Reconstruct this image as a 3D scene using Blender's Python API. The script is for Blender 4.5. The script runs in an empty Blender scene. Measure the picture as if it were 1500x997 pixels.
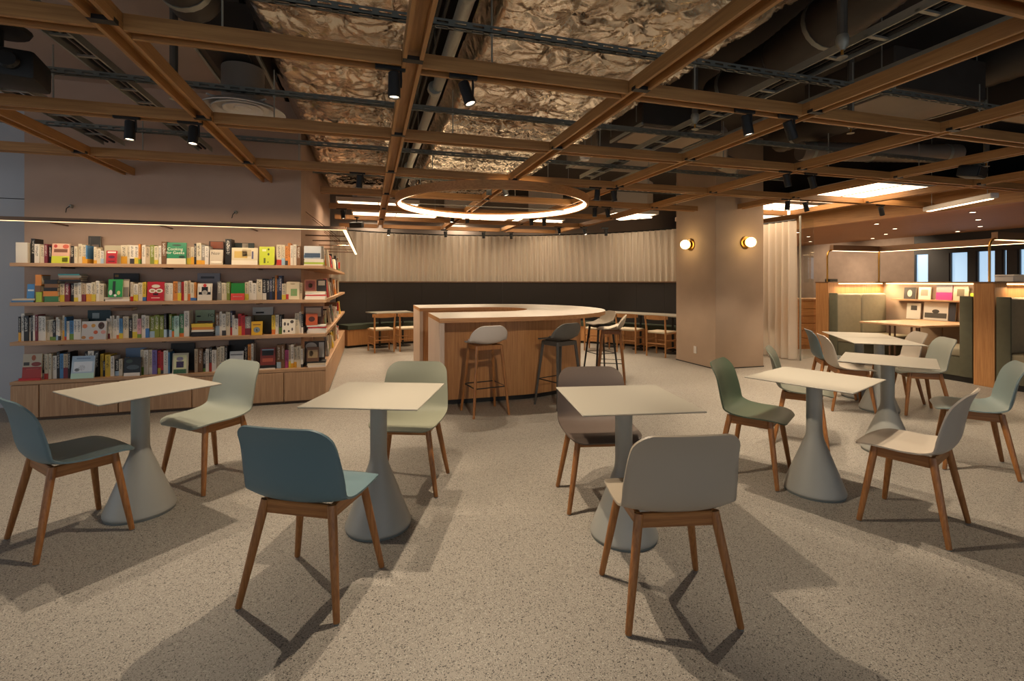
import bpy, bmesh, math, random
import numpy as np
from mathutils import Vector, Matrix
random.seed(7)
R = math.radians
SC = bpy.context.scene
COL = SC.collection
# ------------------------------------------------------------------ camera
YAW = math.atan(209 / 704.0)
cam = bpy.data.cameras.new('camera')
cam.sensor_width = 36.0
cam.lens = 704 / 1500 * 36.0
cam.shift_y = -(498.5 - 413) / 1500
cam.clip_start = 0.05
co = bpy.data.objects.new('camera', cam)
COL.objects.link(co)
co.location = (0, 0, 1.37)
co.rotation_euler = (R(90), 0, -YAW)
SC.camera = co
# ------------------------------------------------------------------ view / world / daylight
SC.view_settings.view_transform = 'Standard'
SC.view_settings.look = 'None'
SC.view_settings.exposure = 0.0
SC.view_settings.gamma = 1.0
SC.view_settings.use_curve_mapping = False
try:
    SC.cycles.use_denoising = True
    SC.cycles.max_bounces = 8
    SC.cycles.diffuse_bounces = 4
    SC.cycles.glossy_bounces = 4
    SC.cycles.transparent_max_bounces = 12
    SC.cycles.sample_clamp_indirect = 6.0
    SC.cycles.caustics_reflective = False
    SC.cycles.caustics_refractive = False
except Exception:
    pass
W = bpy.data.worlds.new('world')
SC.world = W
W.use_nodes = True
W.node_tree.nodes['Background'].inputs[0].default_value = (0.86, 0.93, 1.0, 1)
W.node_tree.nodes['Background'].inputs[1].default_value = 0.3


def lamp(name, kind, loc, power, color, **kw):
    l = bpy.data.lights.new(name, kind)
    l.energy = power
    l.color = color
    o = bpy.data.objects.new(name, l)
    COL.objects.link(o)
    o.location = loc
    for k, v in kw.items():
        setattr(l, k, v)
    return o


def aim(o, target):
    d = Vector(target) - o.location
    o.rotation_euler = d.to_track_quat('-Z', 'Y').to_euler()


# daylight through the glazed facade behind the camera and the window bay on the left
a = lamp('facade_daylight', 'AREA', (1.0, -2.9, 1.45), 50, (0.86, 0.93, 1.0), shape='RECTANGLE', size=9.0, size_y=2.3)
aim(a, (1.0, 5.0, 1.2))
a = lamp('side_window_daylight', 'AREA', (-6.3, 2.4, 1.5), 36, (0.84, 0.91, 1.0), shape='RECTANGLE', size=5.0, size_y=2.2)
aim(a, (0.0, 3.6, 1.2))

# ------------------------------------------------------------------ materials
def lin(h):
    h = h.lstrip('#')
    v = [int(h[i:i + 2], 16) / 255 for i in (0, 2, 4)]
    return tuple((x / 12.92 if x <= .04045 else ((x + .055) / 1.055) ** 2.4) for x in v) + (1.0,)


MATS = {}


def newmat(name):
    m = bpy.data.materials.new(name)
    m.use_nodes = True
    b = m.node_tree.nodes['Principled BSDF']
    MATS[name] = m
    return m, m.node_tree, b


def mat(name, col, rough=.5, metal=0., noise=0., scale=20., bump=0., emit=0., coat=0.):
    m, t, b = newmat(name)
    c = lin(col)
    b.inputs['Base Color'].default_value = c
    b.inputs['Roughness'].default_value = rough
    b.inputs['Metallic'].default_value = metal
    if emit:
        b.inputs['Emission Color'].default_value = c
        b.inputs['Emission Strength'].default_value = emit
    if coat:
        b.inputs['Coat Weight'].default_value = coat
    if noise or bump:
        tc = t.nodes.new('ShaderNodeTexCoord')
        nz = t.nodes.new('ShaderNodeTexNoise')
        nz.inputs['Scale'].default_value = scale
        nz.inputs['Detail'].default_value = 6
        t.links.new(tc.outputs['Object'], nz.inputs['Vector'])
        if noise:
            mx = t.nodes.new('ShaderNodeMix')
            mx.data_type = 'RGBA'
            mx.inputs['A'].default_value = tuple(x * (1 - noise) for x in c[:3]) + (1,)
            mx.inputs['B'].default_value = tuple(min(1, x * (1 + noise)) for x in c[:3]) + (1,)
            t.links.new(nz.outputs['Fac'], mx.inputs['Factor'])
            t.links.new(mx.outputs['Result'], b.inputs['Base Color'])
        if bump:
            bp = t.nodes.new('ShaderNodeBump')
            bp.inputs['Strength'].default_value = bump
            bp.inputs['Distance'].default_value = .01
            t.links.new(nz.outputs['Fac'], bp.inputs['Height'])
            t.links.new(bp.outputs['Normal'], b.inputs['Normal'])
    return m


def wood(name, c1, c2, axis='X', rough=.5, scale=1.0):
    m, t, b = newmat(name)
    tc = t.nodes.new('ShaderNodeTexCoord')
    mp = t.nodes.new('ShaderNodeMapping')
    s = [38 * scale] * 3
    s['XYZ'.index(axis)] = 1.6 * scale
    mp.inputs['Scale'].default_value = s
    nz = t.nodes.new('ShaderNodeTexNoise')
    nz.inputs['Scale'].default_value = 1.6
    nz.inputs['Detail'].default_value = 8
    nz.inputs['Roughness'].default_value = .65
    cr = t.nodes.new('ShaderNodeValToRGB')
    cr.color_ramp.elements[0].position = .3
    cr.color_ramp.elements[0].color = lin(c1)
    cr.color_ramp.elements[1].position = .7
    cr.color_ramp.elements[1].color = lin(c2)
    t.links.new(tc.outputs['Object'], mp.inputs['Vector'])
    t.links.new(mp.outputs['Vector'], nz.inputs['Vector'])
    t.links.new(nz.outputs['Fac'], cr.inputs['Fac'])
    t.links.new(cr.outputs['Color'], b.inputs['Base Color'])
    bp = t.nodes.new('ShaderNodeBump')
    bp.inputs['Strength'].default_value = .12
    bp.inputs['Distance'].default_value = .004
    t.links.new(nz.outputs['Fac'], bp.inputs['Height'])
    t.links.new(bp.outputs['Normal'], b.inputs['Normal'])
    b.inputs['Roughness'].default_value = rough
    return m


def terrazzo(name):
    m, t, b = newmat(name)
    tc = t.nodes.new('ShaderNodeTexCoord')
    cur = None
    nz = t.nodes.new('ShaderNodeTexNoise')
    nz.inputs['Scale'].default_value = 1.2
    nz.inputs['Detail'].default_value = 5
    t.links.new(tc.outputs['Object'], nz.inputs['Vector'])
    mx = t.nodes.new('ShaderNodeMix')
    mx.data_type = 'RGBA'
    mx.inputs['A'].default_value = lin('#968f85')
    mx.inputs['B'].default_value = lin('#a29a8e')
    t.links.new(nz.outputs['Fac'], mx.inputs['Factor'])
    cur = mx.outputs['Result']
    for sc, thr, col in ((230, .20, '#4c4742'), (150, .10, '#433e39'), (190, .12, '#b8b2a8'), (320, .2, '#6f6a63')):
        v = t.nodes.new('ShaderNodeTexVoronoi')
        v.inputs['Scale'].default_value = sc
        mp = t.nodes.new('ShaderNodeMapping')
        mp.inputs['Location'].default_value = (sc * .37, sc * .11, 0)
        t.links.new(tc.outputs['Object'], mp.inputs['Vector'])
        t.links.new(mp.outputs['Vector'], v.inputs['Vector'])
        # only some cells carry a chip
        sep = t.nodes.new('ShaderNodeSeparateColor')
        t.links.new(v.outputs['Color'], sep.inputs['Color'])
        lt = t.nodes.new('ShaderNodeMath'); lt.operation = 'LESS_THAN'
        mul = t.nodes.new('ShaderNodeMath'); mul.operation = 'MULTIPLY'
        mul.inputs[1].default_value = .62
        t.links.new(sep.outputs['Red'], mul.inputs[0])
        t.links.new(v.outputs['Distance'], lt.inputs[0])
        t.links.new(mul.outputs[0], lt.inputs[1])
        gt = t.nodes.new('ShaderNodeMath'); gt.operation = 'GREATER_THAN'
        gt.inputs[1].default_value = 1 - thr * 2.2
        t.links.new(sep.outputs['Green'], gt.inputs[0])
        m2 = t.nodes.new('ShaderNodeMath'); m2.operation = 'MULTIPLY'
        t.links.new(lt.outputs[0], m2.inputs[0]); t.links.new(gt.outputs[0], m2.inputs[1])
        k = t.nodes.new('ShaderNodeMix'); k.data_type = 'RGBA'
        k.inputs['B'].default_value = lin(col)
        t.links.new(m2.outputs[0], k.inputs['Factor'])
        t.links.new(cur, k.inputs['A'])
        cur = k.outputs['Result']
    t.links.new(cur, b.inputs['Base Color'])
    b.inputs['Roughness'].default_value = .55
    return m


def book_mat(name):
    """cloth/paper cover: cover colour from the object, printed marks and a paper band"""
    m, t, b = newmat(name)
    oi = t.nodes.new('ShaderNodeObjectInfo')
    tc = t.nodes.new('ShaderNodeTexCoord')
    sx = t.nodes.new('ShaderNodeSeparateXYZ')
    t.links.new(tc.outputs['Object'], sx.inputs[0])

    def mth(op, a_, b_=None):
        n = t.nodes.new('ShaderNodeMath'); n.operation = op
        for i, v in enumerate((a_, b_)):
            if v is None:
                continue
            if isinstance(v, (int, float)):
                n.inputs[i].default_value = v
            else:
                t.links.new(v, n.inputs[i])
        return n.outputs[0]
    rnd = oi.outputs['Random']
    # lettering: broken noise inside the middle of the spine
    mp = t.nodes.new('ShaderNodeMapping')
    mp.inputs['Scale'].default_value = (5, 1, 22)
    cmb = t.nodes.new('ShaderNodeCombineXYZ')
    t.links.new(mth('MULTIPLY', rnd, 90), cmb.inputs[2])
    t.links.new(cmb.outputs[0], mp.inputs['Location'])
    t.links.new(tc.outputs['Object'], mp.inputs['Vector'])
    nz = t.nodes.new('ShaderNodeTexNoise')
    nz.inputs['Scale'].default_value = 1.6
    nz.inputs['Detail'].default_value = 2
    t.links.new(mp.outputs['Vector'], nz.inputs['Vector'])
    ink = mth('GREATER_THAN', nz.outputs['Fac'], .54)
    ins = mth('LESS_THAN', mth('ABSOLUTE', sx.outputs['X']), .26)
    zin = mth('MULTIPLY', mth('GREATER_THAN', sx.outputs['Z'], .38), mth('LESS_THAN', sx.outputs['Z'], .93))
    front = mth('LESS_THAN', sx.outputs['Y'], -.49)
    ink = mth('MULTIPLY', mth('MULTIPLY', ink, ins), mth('MULTIPLY', zin, front))
    sepc = t.nodes.new('ShaderNodeSeparateColor'); sepc.mode = 'HSV'
    t.links.new(oi.outputs['Color'], sepc.inputs[0])
    inkc = t.nodes.new('ShaderNodeMix'); inkc.data_type = 'RGBA'
    inkc.inputs['A'].default_value = lin('#e8e2d4'); inkc.inputs['B'].default_value = lin('#2a2622')
    t.links.new(mth('GREATER_THAN', sepc.outputs[2], .3), inkc.inputs['Factor'])
    # band at the foot
    cr = t.nodes.new('ShaderNodeValToRGB')
    cr.color_ramp.interpolation = 'CONSTANT'
    cols = ['#c23a2c', '#e0a52e', '#3b6fae', '#e8e2d2', '#d9772f', '#6d8f36', '#7c2b35', '#3c3a3a', '#d8c23c', '#a8c3d6']
    e = cr.color_ramp.elements
    e[0].color = lin(cols[0]); e[1].position = .1; e[1].color = lin(cols[1])
    for i in range(2, 10):
        q = e.new(i / 10); q.color = lin(cols[i])
    t.links.new(mth('FRACT', mth('MULTIPLY', rnd, 17.3)), cr.inputs['Fac'])
    has = mth('LESS_THAN', mth('FRACT', mth('MULTIPLY', rnd, 7.7)), .42)
    bandm = mth('MULTIPLY', has, mth('LESS_THAN', sx.outputs['Z'], mth('ADD', .14, mth('MULTIPLY', .3, mth('FRACT', mth('MULTIPLY', rnd, 31.1))))))
    k = t.nodes.new('ShaderNodeMix'); k.data_type = 'RGBA'
    t.links.new(ink, k.inputs['Factor']); t.links.new(oi.outputs['Color'], k.inputs['A']); t.links.new(inkc.outputs['Result'], k.inputs['B'])
    k2 = t.nodes.new('ShaderNodeMix'); k2.data_type = 'RGBA'
    t.links.new(bandm, k2.inputs['Factor']); t.links.new(k.outputs['Result'], k2.inputs['A']); t.links.new(cr.outputs['Color'], k2.inputs['B'])
    t.links.new(k2.outputs['Result'], b.inputs['Base Color'])
    b.inputs['Roughness'].default_value = .45
    return m


def objcol_mat(name, rough=.45):
    m, t, b = newmat(name)
    oi = t.nodes.new('ShaderNodeObjectInfo')
    t.links.new(oi.outputs['Color'], b.inputs['Base Color'])
    b.inputs['Roughness'].default_value = rough
    return m


def foil_mat(name):
    m, t, b = newmat(name)
    b.inputs['Metallic'].default_value = 1.0
    b.inputs['Base Color'].default_value = lin('#cfc5b8')
    b.inputs['Roughness'].default_value = .2
    tc = t.nodes.new('ShaderNodeTexCoord')
    nz = t.nodes.new('ShaderNodeTexNoise')
    nz.inputs['Scale'].default_value = 10
    nz.inputs['Detail'].default_value = 5
    nz.inputs['Distortion'].default_value = 1.6
    t.links.new(tc.outputs['Object'], nz.inputs['Vector'])
    bp = t.nodes.new('ShaderNodeBump')
    bp.inputs['Strength'].default_value = .25
    bp.inputs['Distance'].default_value = .03
    t.links.new(nz.outputs['Fac'], bp.inputs['Height'])
    t.links.new(bp.outputs['Normal'], b.inputs['Normal'])
    return m


def sheer_mat(name, col, opac):
    m, t, b = newmat(name)
    out = t.nodes['Material Output']
    df = t.nodes.new('ShaderNodeBsdfDiffuse'); df.inputs[0].default_value = lin(col)
    tl = t.nodes.new('ShaderNodeBsdfTranslucent'); tl.inputs[0].default_value = lin(col)
    tr = t.nodes.new('ShaderNodeBsdfTransparent')
    m1 = t.nodes.new('ShaderNodeMixShader'); m1.inputs[0].default_value = .25
    m2 = t.nodes.new('ShaderNodeMixShader'); m2.inputs[0].default_value = opac
    t.links.new(df.outputs[0], m1.inputs[1]); t.links.new(tl.outputs[0], m1.inputs[2])
    t.links.new(tr.outputs[0], m2.inputs[1]); t.links.new(m1.outputs[0], m2.inputs[2])
    t.links.new(m2.outputs[0], out.inputs[0])
    return m


def glass_mat(name):
    m, t, b = newmat(name)
    out = t.nodes['Material Output']
    gl = t.nodes.new('ShaderNodeBsdfGlossy'); gl.inputs['Roughness'].default_value = .02
    tr = t.nodes.new('ShaderNodeBsdfTransparent'); tr.inputs[0].default_value = (.93, .95, .94, 1)
    mx = t.nodes.new('ShaderNodeMixShader')
    mx.inputs[0].default_value = .07
    t.links.new(tr.outputs[0], mx.inputs[1]); t.links.new(gl.outputs[0], mx.inputs[2])
    t.links.new(mx.outputs[0], out.inputs[0])
    return m


terrazzo('terrazzo')
mat('plaster', '#b99c88', .85, noise=.10, scale=3.0, bump=.12)
mat('plaster_pillar', '#ab937d', .85, noise=.09, scale=4.0, bump=.15)
mat('white_wall', '#b9babd', .8, noise=.03, scale=2)
mat('slab_tan', '#a38c7c', .9, noise=.1, scale=2)
mat('slab_dark', '#3d3733', .95, noise=.15, scale=3)
mat('plain_wall', '#8c8078', .9)
for ax in 'XYZ':
    wood('beam_oak_' + ax, '#94663a', '#b98850', ax, .5)
    wood('oak_' + ax, '#a8805c', '#c7a07a', ax, .5)
    wood('warm_oak_' + ax, '#a06c3e', '#c48f5a', ax, .5)
    wood('leg_oak_' + ax, '#7e4c22', '#ab733e', ax, .42, 2.0)
wood('pale_oak_Z', '#b49c8a', '#cdb8a6', 'Z', .5)
mat('connector_black', '#0b0a0a', .5)
mat('fixture_black', '#080808', .6)
mat('lens', '#ffe7c4', .3, emit=5.0)
mat('steel', '#a7a79d', .45, .55, noise=.12, scale=40)
mat('rail_steel', '#7a7d77', .5, .4)
mat('steel_dark', '#3b3b3a', .5, .8)
mat('duct_dark', '#4d453e', .55, .25, noise=.2, scale=8, bump=.1)
mat('duct_grey', '#93877b', .55, .2, noise=.1, scale=5)
mat('pipe_lag', '#6e6961', .5, .5, noise=.15, scale=20)
mat('board_tan', '#b8a28a', .8)
mat('diffuser_white', '#d6d0c8', .5)
mat('luminous_panel', '#ffe4c0', .5, emit=4.0)
mat('led_warm', '#ffd9a0', .5, emit=5.0)
mat('led_soft', '#ffd39a', .5, emit=2.6)
mat('led_ring', '#ffe2b4', .5, emit=7.0)
mat('globe', '#ffd98e', .4, emit=9.0)
mat('brass', '#b98b45', .32, 1.0)
mat('bronze', '#755a45', .42, .5)
foil_mat('foil')
sheer_mat('sheer', '#e6d9c6', .82)
sheer_mat('sheer_light', '#efe4d4', .74)
glass_mat('glass')
mat('panel_dark', '#1a130e', .75, noise=.15, scale=6)
mat('cushion_green', '#3d4334', .9, noise=.12, scale=30, bump=.1)
mat('velvet', '#8d836c', .85, noise=.16, scale=14, bump=.1)
mat('velvet_dark', '#5c5a48', .85, noise=.16, scale=14, bump=.1)
mat('counter_top', '#c9bfb2', .38, noise=.03, scale=10)
mat('table_top', '#979184', .48)
mat('table_base', '#9b9a92', .42, noise=.03, scale=10)
mat('foot_grey', '#6d7370', .5)
for n_, c_ in dict(dusty_blue='#667b81', slate_blue='#597279', sage='#8b8e81', pale_green='#868673', soft_brown='#5c4f47', concrete='#a79a88', fall_green='#424d3c', cream='#a59a8c', ice_blue='#788683', olive_grey='#686b5d', teal='#4d5e63', grey_sage='#828379').items():
    mat('shell_' + n_, c_, .48)
mat('fibre_white', '#c7bdb4', .6, noise=.04, scale=90)
mat('fibre_grey', '#5a5650', .6, noise=.05, scale=90)
mat('fibre_beige', '#b7a994', .6, noise=.05, scale=90)
mat('fibre_brown', '#8c7f6e', .6, noise=.05, scale=90)
mat('stool_dark', '#4b4640', .5)
mat('stool_black', '#171411', .5)
mat('paper_cord', '#cbbba0', .8, noise=.1, scale=60)
book_mat('book_cover')
objcol_mat('print', .45)
mat('pages', '#d9cdb6', .85, noise=.08, scale=60)
mat('switch_white', '#d8d2ca', .5)
mat('window_sky', '#a9cbe8', .4, emit=1.0)
mat('frame_dark', '#2a2c30', .5)
mat('stone_wall', '#8d7c70', .85, noise=.2, scale=6, bump=.2)
wood('far_soffit', '#8f6038', '#a9764a', 'Y', .62)


# ------------------------------------------------------------------ mesh building
class MB:
    def __init__(self):
        self.v = []; self.f = []; self.m = []

    def add(self, vs, fs, mi=0):
        o = len(self.v)
        self.v += [tuple(p) for p in vs]
        self.f += [tuple(i + o for i in f) for f in fs]
        self.m += [mi] * len(fs)
        return self

    def box(self, x0, x1, y0, y1, z0, z1, mi=0, M=None):
        vs = [Vector(p) for p in ((x0, y0, z0), (x1, y0, z0), (x1, y1, z0), (x0, y1, z0), (x0, y0, z1), (x1, y0, z1), (x1, y1, z1), (x0, y1, z1))]
        if M is not None:
            vs = [M @ p for p in vs]
        return self.add(vs, [(0, 3, 2, 1), (4, 5, 6, 7), (0, 1, 5, 4), (1, 2, 6, 5), (2, 3, 7, 6), (3, 0, 4, 7)], mi)

    def rbox(self, x0, x1, y0, y1, z0, z1, r=.01, seg=2, mi=0, M=None):
        bm = bmesh.new()
        bmesh.ops.create_cube(bm, size=1)
        for v in bm.verts:
            v.co = Vector(((x0 + x1) / 2 + v.co.x * (x1 - x0), (y0 + y1) / 2 + v.co.y * (y1 - y0), (z0 + z1) / 2 + v.co.z * (z1 - z0)))
        bmesh.ops.bevel(bm, geom=bm.edges[:], offset=r, segments=seg, affect='EDGES', profile=.5)
        bm.verts.index_update()
        vs = [v.co.copy() if M is None else M @ v.co for v in bm.verts]
        fs = [[v.index for v in f.verts] for f in bm.faces]
        bm.free()
        return self.add(vs, fs, mi)

    def tube(self, pts, rad, seg=8, mi=0, caps=True, sq=1.0):
        pts = [Vector(p) for p in pts]
        n = len(pts)
        rs = rad if isinstance(rad, (list, tuple)) else [rad] * n
        vs, fs = [], []
        t0 = (pts[1] - pts[0]).normalized()
        up = Vector((0, 0, 1)) if abs(t0.z) < .9 else Vector((1, 0, 0))
        nrm = t0.cross(up).normalized()
        for i, p in enumerate(pts):
            t = (pts[min(i + 1, n - 1)] - pts[max(i - 1, 0)]).normalized()
            nrm = (nrm - t * nrm.dot(t)).normalized()
            b = t.cross(nrm)
            for k in range(seg):
                a_ = 2 * math.pi * k / seg
                vs.append(p + (nrm * math.cos(a_) * sq + b * math.sin(a_)) * rs[i])
        for i in range(n - 1):
            for k in range(seg):
                a_, b_ = i * seg + k, i * seg + (k + 1) % seg
                fs.append((a_, b_, b_ + seg, a_ + seg))
        if caps:
            fs.append(tuple(range(seg - 1, -1, -1)))
            fs.append(tuple((n - 1) * seg + k for k in range(seg)))
        return self.add(vs, fs, mi)

    def lathe(self, prof, seg=32, mi=0, c=(0, 0, 0), M=None):
        vs, fs = [], []
        for r, z in prof:
            for k in range(seg):
                a_ = 2 * math.pi * k / seg
                p = Vector((r * math.cos(a_), r * math.sin(a_), z))
                if M is not None:
                    p = M @ p
                vs.append(p + Vector(c))
        for i in range(len(prof) - 1):
            for k in range(seg):
                a_, b_ = i * seg + k, i * seg + (k + 1) % seg
                fs.append((a_, b_, b_ + seg, a_ + seg))
        fs.append(tuple(range(seg - 1, -1, -1)))
        fs.append(tuple((len(prof) - 1) * seg + k for k in range(seg)))
        return self.add(vs, fs, mi)

    def prism(self, poly, z0, z1, mi_side=0, mi_top=0, mi_bot=None):
        n = len(poly)
        o = len(self.v)
        self.v += [(x, y, z0) for x, y in poly] + [(x, y, z1) for x, y in poly]
        for i in range(n):
            j = (i + 1) % n
            self.f.append((o + i, o + j, o + n + j, o + n + i)); self.m.append(mi_side)
        self.f.append(tuple(o + n + i for i in range(n))); self.m.append(mi_top)
        self.f.append(tuple(o + n - 1 - i for i in range(n))); self.m.append(mi_top if mi_bot is None else mi_bot)
        return self

    def mesh(self, name, mats, smooth=True, angle=.6):
        me = bpy.data.meshes.new(name)
        me.from_pydata(self.v, [], self.f)
        for m in (mats if isinstance(mats, (list, tuple)) else [mats]):
            me.materials.append(MATS[m])
        me.polygons.foreach_set('material_index', self.m)
        bm = bmesh.new(); bm.from_mesh(me)
        bmesh.ops.recalc_face_normals(bm, faces=bm.faces[:])
        bm.to_mesh(me); bm.free()
        if smooth:
            me.shade_smooth()
            me.set_sharp_from_angle(angle=angle)
        me.update()
        return me


def tag(o, label=None, cat=None, group=None, kind=None):
    if label: o['label'] = label
    if cat: o['category'] = cat
    if group: o['group'] = group
    if kind: o['kind'] = kind
    return o


def ob(name, me, parent=None, loc=None, rz=0):
    o = bpy.data.objects.new(name, me)
    COL.objects.link(o)
    if parent is not None:
        o.parent = parent
    if loc is not None:
        o.location = loc
    if rz:
        o.rotation_euler = (0, 0, rz)
    return o


def build(mb, name, mats, parent=None, loc=None, rz=0, smooth=True, angle=.6):
    return ob(name, mb.mesh(name, mats, smooth, angle), parent, loc, rz)


def thing(name, label, cat, loc=(0, 0, 0), rz=0, group=None):
    o = bpy.data.objects.new(name, None)
    o.empty_display_size = .1
    COL.objects.link(o)
    o.location = loc
    o.rotation_euler = (0, 0, rz)
    return tag(o, label, cat, group)


def struct(mb, name, mats, parent=None, **k):
    o = build(mb, name, mats, parent, **k)
    if parent is None:
        o['kind'] = 'structure'
    return o


def dup(root, loc, rz, label=None, group=None):
    r = root.copy(); COL.objects.link(r)
    r.location = loc; r.rotation_euler = (0, 0, rz)
    if label: r['label'] = label
    if group: r['group'] = group
    for ch in list(root.children):
        c = ch.copy(); COL.objects.link(c); c.parent = r
        for g in ch.children:
            d = g.copy(); COL.objects.link(d); d.parent = c
    return r


def setmat(o, name):
    o.material_slots[0].link = 'OBJECT'
    o.material_slots[0].material = MATS[name]


def child(root, name):
    for c in root.children:
        if c.name.split('.')[0] == name:
            return c


# ================================================================== THE SETTING
# floor and slab
struct(MB().box(-7, 16, -3.2, 14, -.1, 0), 'floor', 'terrazzo')
struct(MB().box(-7, 16, -3.2, 14, 3.75, 3.9), 'ceiling', 'slab_dark')
o = struct(MB().box(-7, -.95, -3.0, 6.6, 3.5, 3.56), 'ceiling_soffit', 'slab_tan')
# book wall (a thick plastered block) with its return along the passage
struct(MB().box(-3.42, -.78, 6.2, 10.6, 0, 3.5), 'wall_book', 'plaster')
struct(MB().box(-7, -3.42, 6.6, 6.8, 0, 2.28), 'wall_back_left', 'white_wall')
struct(MB().box(-7, -3.42, 6.61, 6.8, 2.29, 3.5), 'wall_back_left_upper', 'white_wall')
struct(MB().box(-7, 16, 12.6, 12.8, 0, 3.75), 'wall_back', 'plain_wall')
# outer walls with window bays behind and beside the viewer
w = MB()
w.box(-7, 16, -3.2, -3.05, 2.7, 3.75).box(-7, 16, -3.2, -3.05, 0, .12)
for x in (-7, -4.2, -1.4, 1.4, 4.2, 7, 9.8, 12.6, 15.85):
    w.box(x, x + .15, -3.2, -3.05, .12, 2.7)
struct(w, 'wall_front', 'plain_wall')
w = MB()
w.box(-7, -6.85, -3.05, 6.6, 2.7, 3.75).box(-7, -6.85, -3.05, 6.6, 0, .12)
for y in (-3.05, -.6, 1.8, 4.2, 6.45):
    w.box(-7, -6.85, y, y + .15, .12, 2.7)
struct(w, 'wall_left', 'plain_wall')
w = MB().box(15.85, 16, -3.05, 12.6, 0, 3.75)
struct(w, 'wall_right', 'plain_wall')
# pillar
PX0, PX1, PY0, PY1 = 5.2, 6.13, 6.31, 7.32
struct(MB().rbox(PX0, PX1, PY0, PY1, 0, 3.7, .006, 1), 'wall_pillar', 'plaster_pillar')
# skirting recess line of the pillar
struct(MB().box(PX0 - .004, PX1 + .004, PY0 - .004, PY1 + .004, 0, .015), 'baseboard_pillar', 'steel_dark')

# ------------------------------------------------------------------ far room beyond the booths
struct(MB().box(8.55, 15.8, 3.0, 12.5, 2.5, 2.56), 'ceiling_far', 'far_soffit')
struct(MB().box(8.45, 8.55, 1.5, 12.5, 2.46, 2.78), 'trim_1', 'beam_oak_Y')
struct(MB().box(13.0, 13.2, 8.62, 12.5, 0, 2.5), 'wall_far', 'stone_wall')
w = MB().box(13.0, 13.2, 1.5, 8.62, 0, .7).box(13.0, 13.2, 1.5, 8.62, 2.05, 2.5)
struct(w, 'wall_far_windows', 'frame_dark')
wy = [8.62, 8.28, 7.86, 7.48, 7.34, 6.98, 6.88, 6.78, 6.62, 6.44, 6.14, 5.7, 5.2]
for i in range(0, len(wy) - 1):
    y1, y0 = wy[i], wy[i + 1]
    if i % 2 == 0:
        g = struct(MB().box(13.05, 13.09, y0, y1, .7, 2.05), 'window_%d' % (i // 2 + 1), 'window_sky')
        build(MB().box(13.0, 13.05, y0, y0 + .03, .7, 2.05).box(13.0, 13.05, y1 - .03, y1, .7, 2.05), 'window_frame', 'frame_dark', g)
    else:
        struct(MB().box(12.98, 13.15, y0, y1, .7, 2.05), 'trim_%d' % (i + 2), 'frame_dark')
struct(MB().box(13.0, 13.2, 1.5, 5.2, .7, 2.05), 'wall_far_end', 'frame_dark')

# recessed downlights of the far soffit
k = 0
for (x, y) in [(9.3, 8.6), (9.4, 6.9), (9.3, 5.3), (10.4, 9.3), (10.6, 7.4), (10.5, 5.9), (11.7, 10.4), (11.6, 8.3), (11.8, 6.6), (9.0, 10.2), (12.4, 9.2), (12.5, 7.4)]:
    t_ = thing('downlight', 'small round recessed downlight in the wooden soffit beyond the booths', 'downlight', (x, y, 2.49), 0, 'downlights of the far soffit')
    build(MB().lathe([(.05, 0), (.055, .004), (.055, .01)], 16), 'bezel', 'bronze', t_)
    build(MB().lathe([(.036, -.002), (.036, .004)], 16), 'lens', 'lens', t_)
    k += 1
for (x, y) in [(10.2, 8.3), (10.8, 6.2), (9.6, 10.2)]:
    lamp('far_room_downlight', 'SPOT', (x, y, 2.44), 330, (1, .72, .45), spot_size=R(110), spot_blend=.6, shadow_soft_size=.05)

for (y, ty) in ((10.6, 10.9), (9.4, 9.2)):  # spots without a fixture, added to brighten the far stone wall
    l = lamp('far_wall_fill', 'SPOT', (11.4, y, 2.42), 150, (1, .76, .52), spot_size=R(95), spot_blend=.7, shadow_soft_size=.05)
    aim(l, (13.0, ty, 1.3))

# ------------------------------------------------------------------ curtain circle, banquette
BCX, BCY = 1.66, 6.54


def pol(r, a_):
    return (BCX + r * math.cos(R(a_)), BCY + r * math.sin(R(a_)))


def curtain(name, r, a0, a1, z0, z1, label, matn, pleat=.15, amp=.062):
    mb = MB()
    n = int(abs(a1 - a0) * math.pi / 180 * r / pleat * 10)
    vs, fs = [], []
    rng = random.Random(3)
    ph = 0
    zs = [z0, z0 + (z1 - z0) * .33, z0 + (z1 - z0) * .66, z1]
    for i in range(n + 1):
        a_ = a0 + (a1 - a0) * i / n
        ph += 2 * math.pi / 10 * (1 + .14 * math.sin(i * .031) + .06 * math.sin(i * .11))
        for j, z in enumerate(zs):
            q = r + amp * (1.15 - .1 * j) * math.sin(ph + .06 * math.sin(j + i * .02)) + .008 * math.sin(ph * .37 + j)
            x, y = pol(q, a_)
            vs.append((x, y, z))
    for i in range(n):
        for j in range(3):
            a_ = i * 4 + j
            fs.append((a_, a_ + 4, a_ + 5, a_ + 1))
    mb.add(vs, fs)
    t_ = thing(name, label, 'curtain')
    build(mb, 'drape', matn, t_, angle=3)
    rail = MB().tube([pol(r, a0 + (a1 - a0) * i / 40) + (z1 + .015,) for i in range(41)], .014, 6)
    build(rail, 'curtain_rail', 'steel_dark', t_)
    return t_


curtain('sheer_curtain', 5.22, 22, 121, 1.0, 2.51, 'long sheer cream curtain hanging behind the curved dark bench back', 'sheer')
curtain('sheer_curtain', 5.45, 0.8, 13, .02, 2.44, 'floor length sheer white curtain beside the plastered pillar', 'sheer_light')
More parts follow.
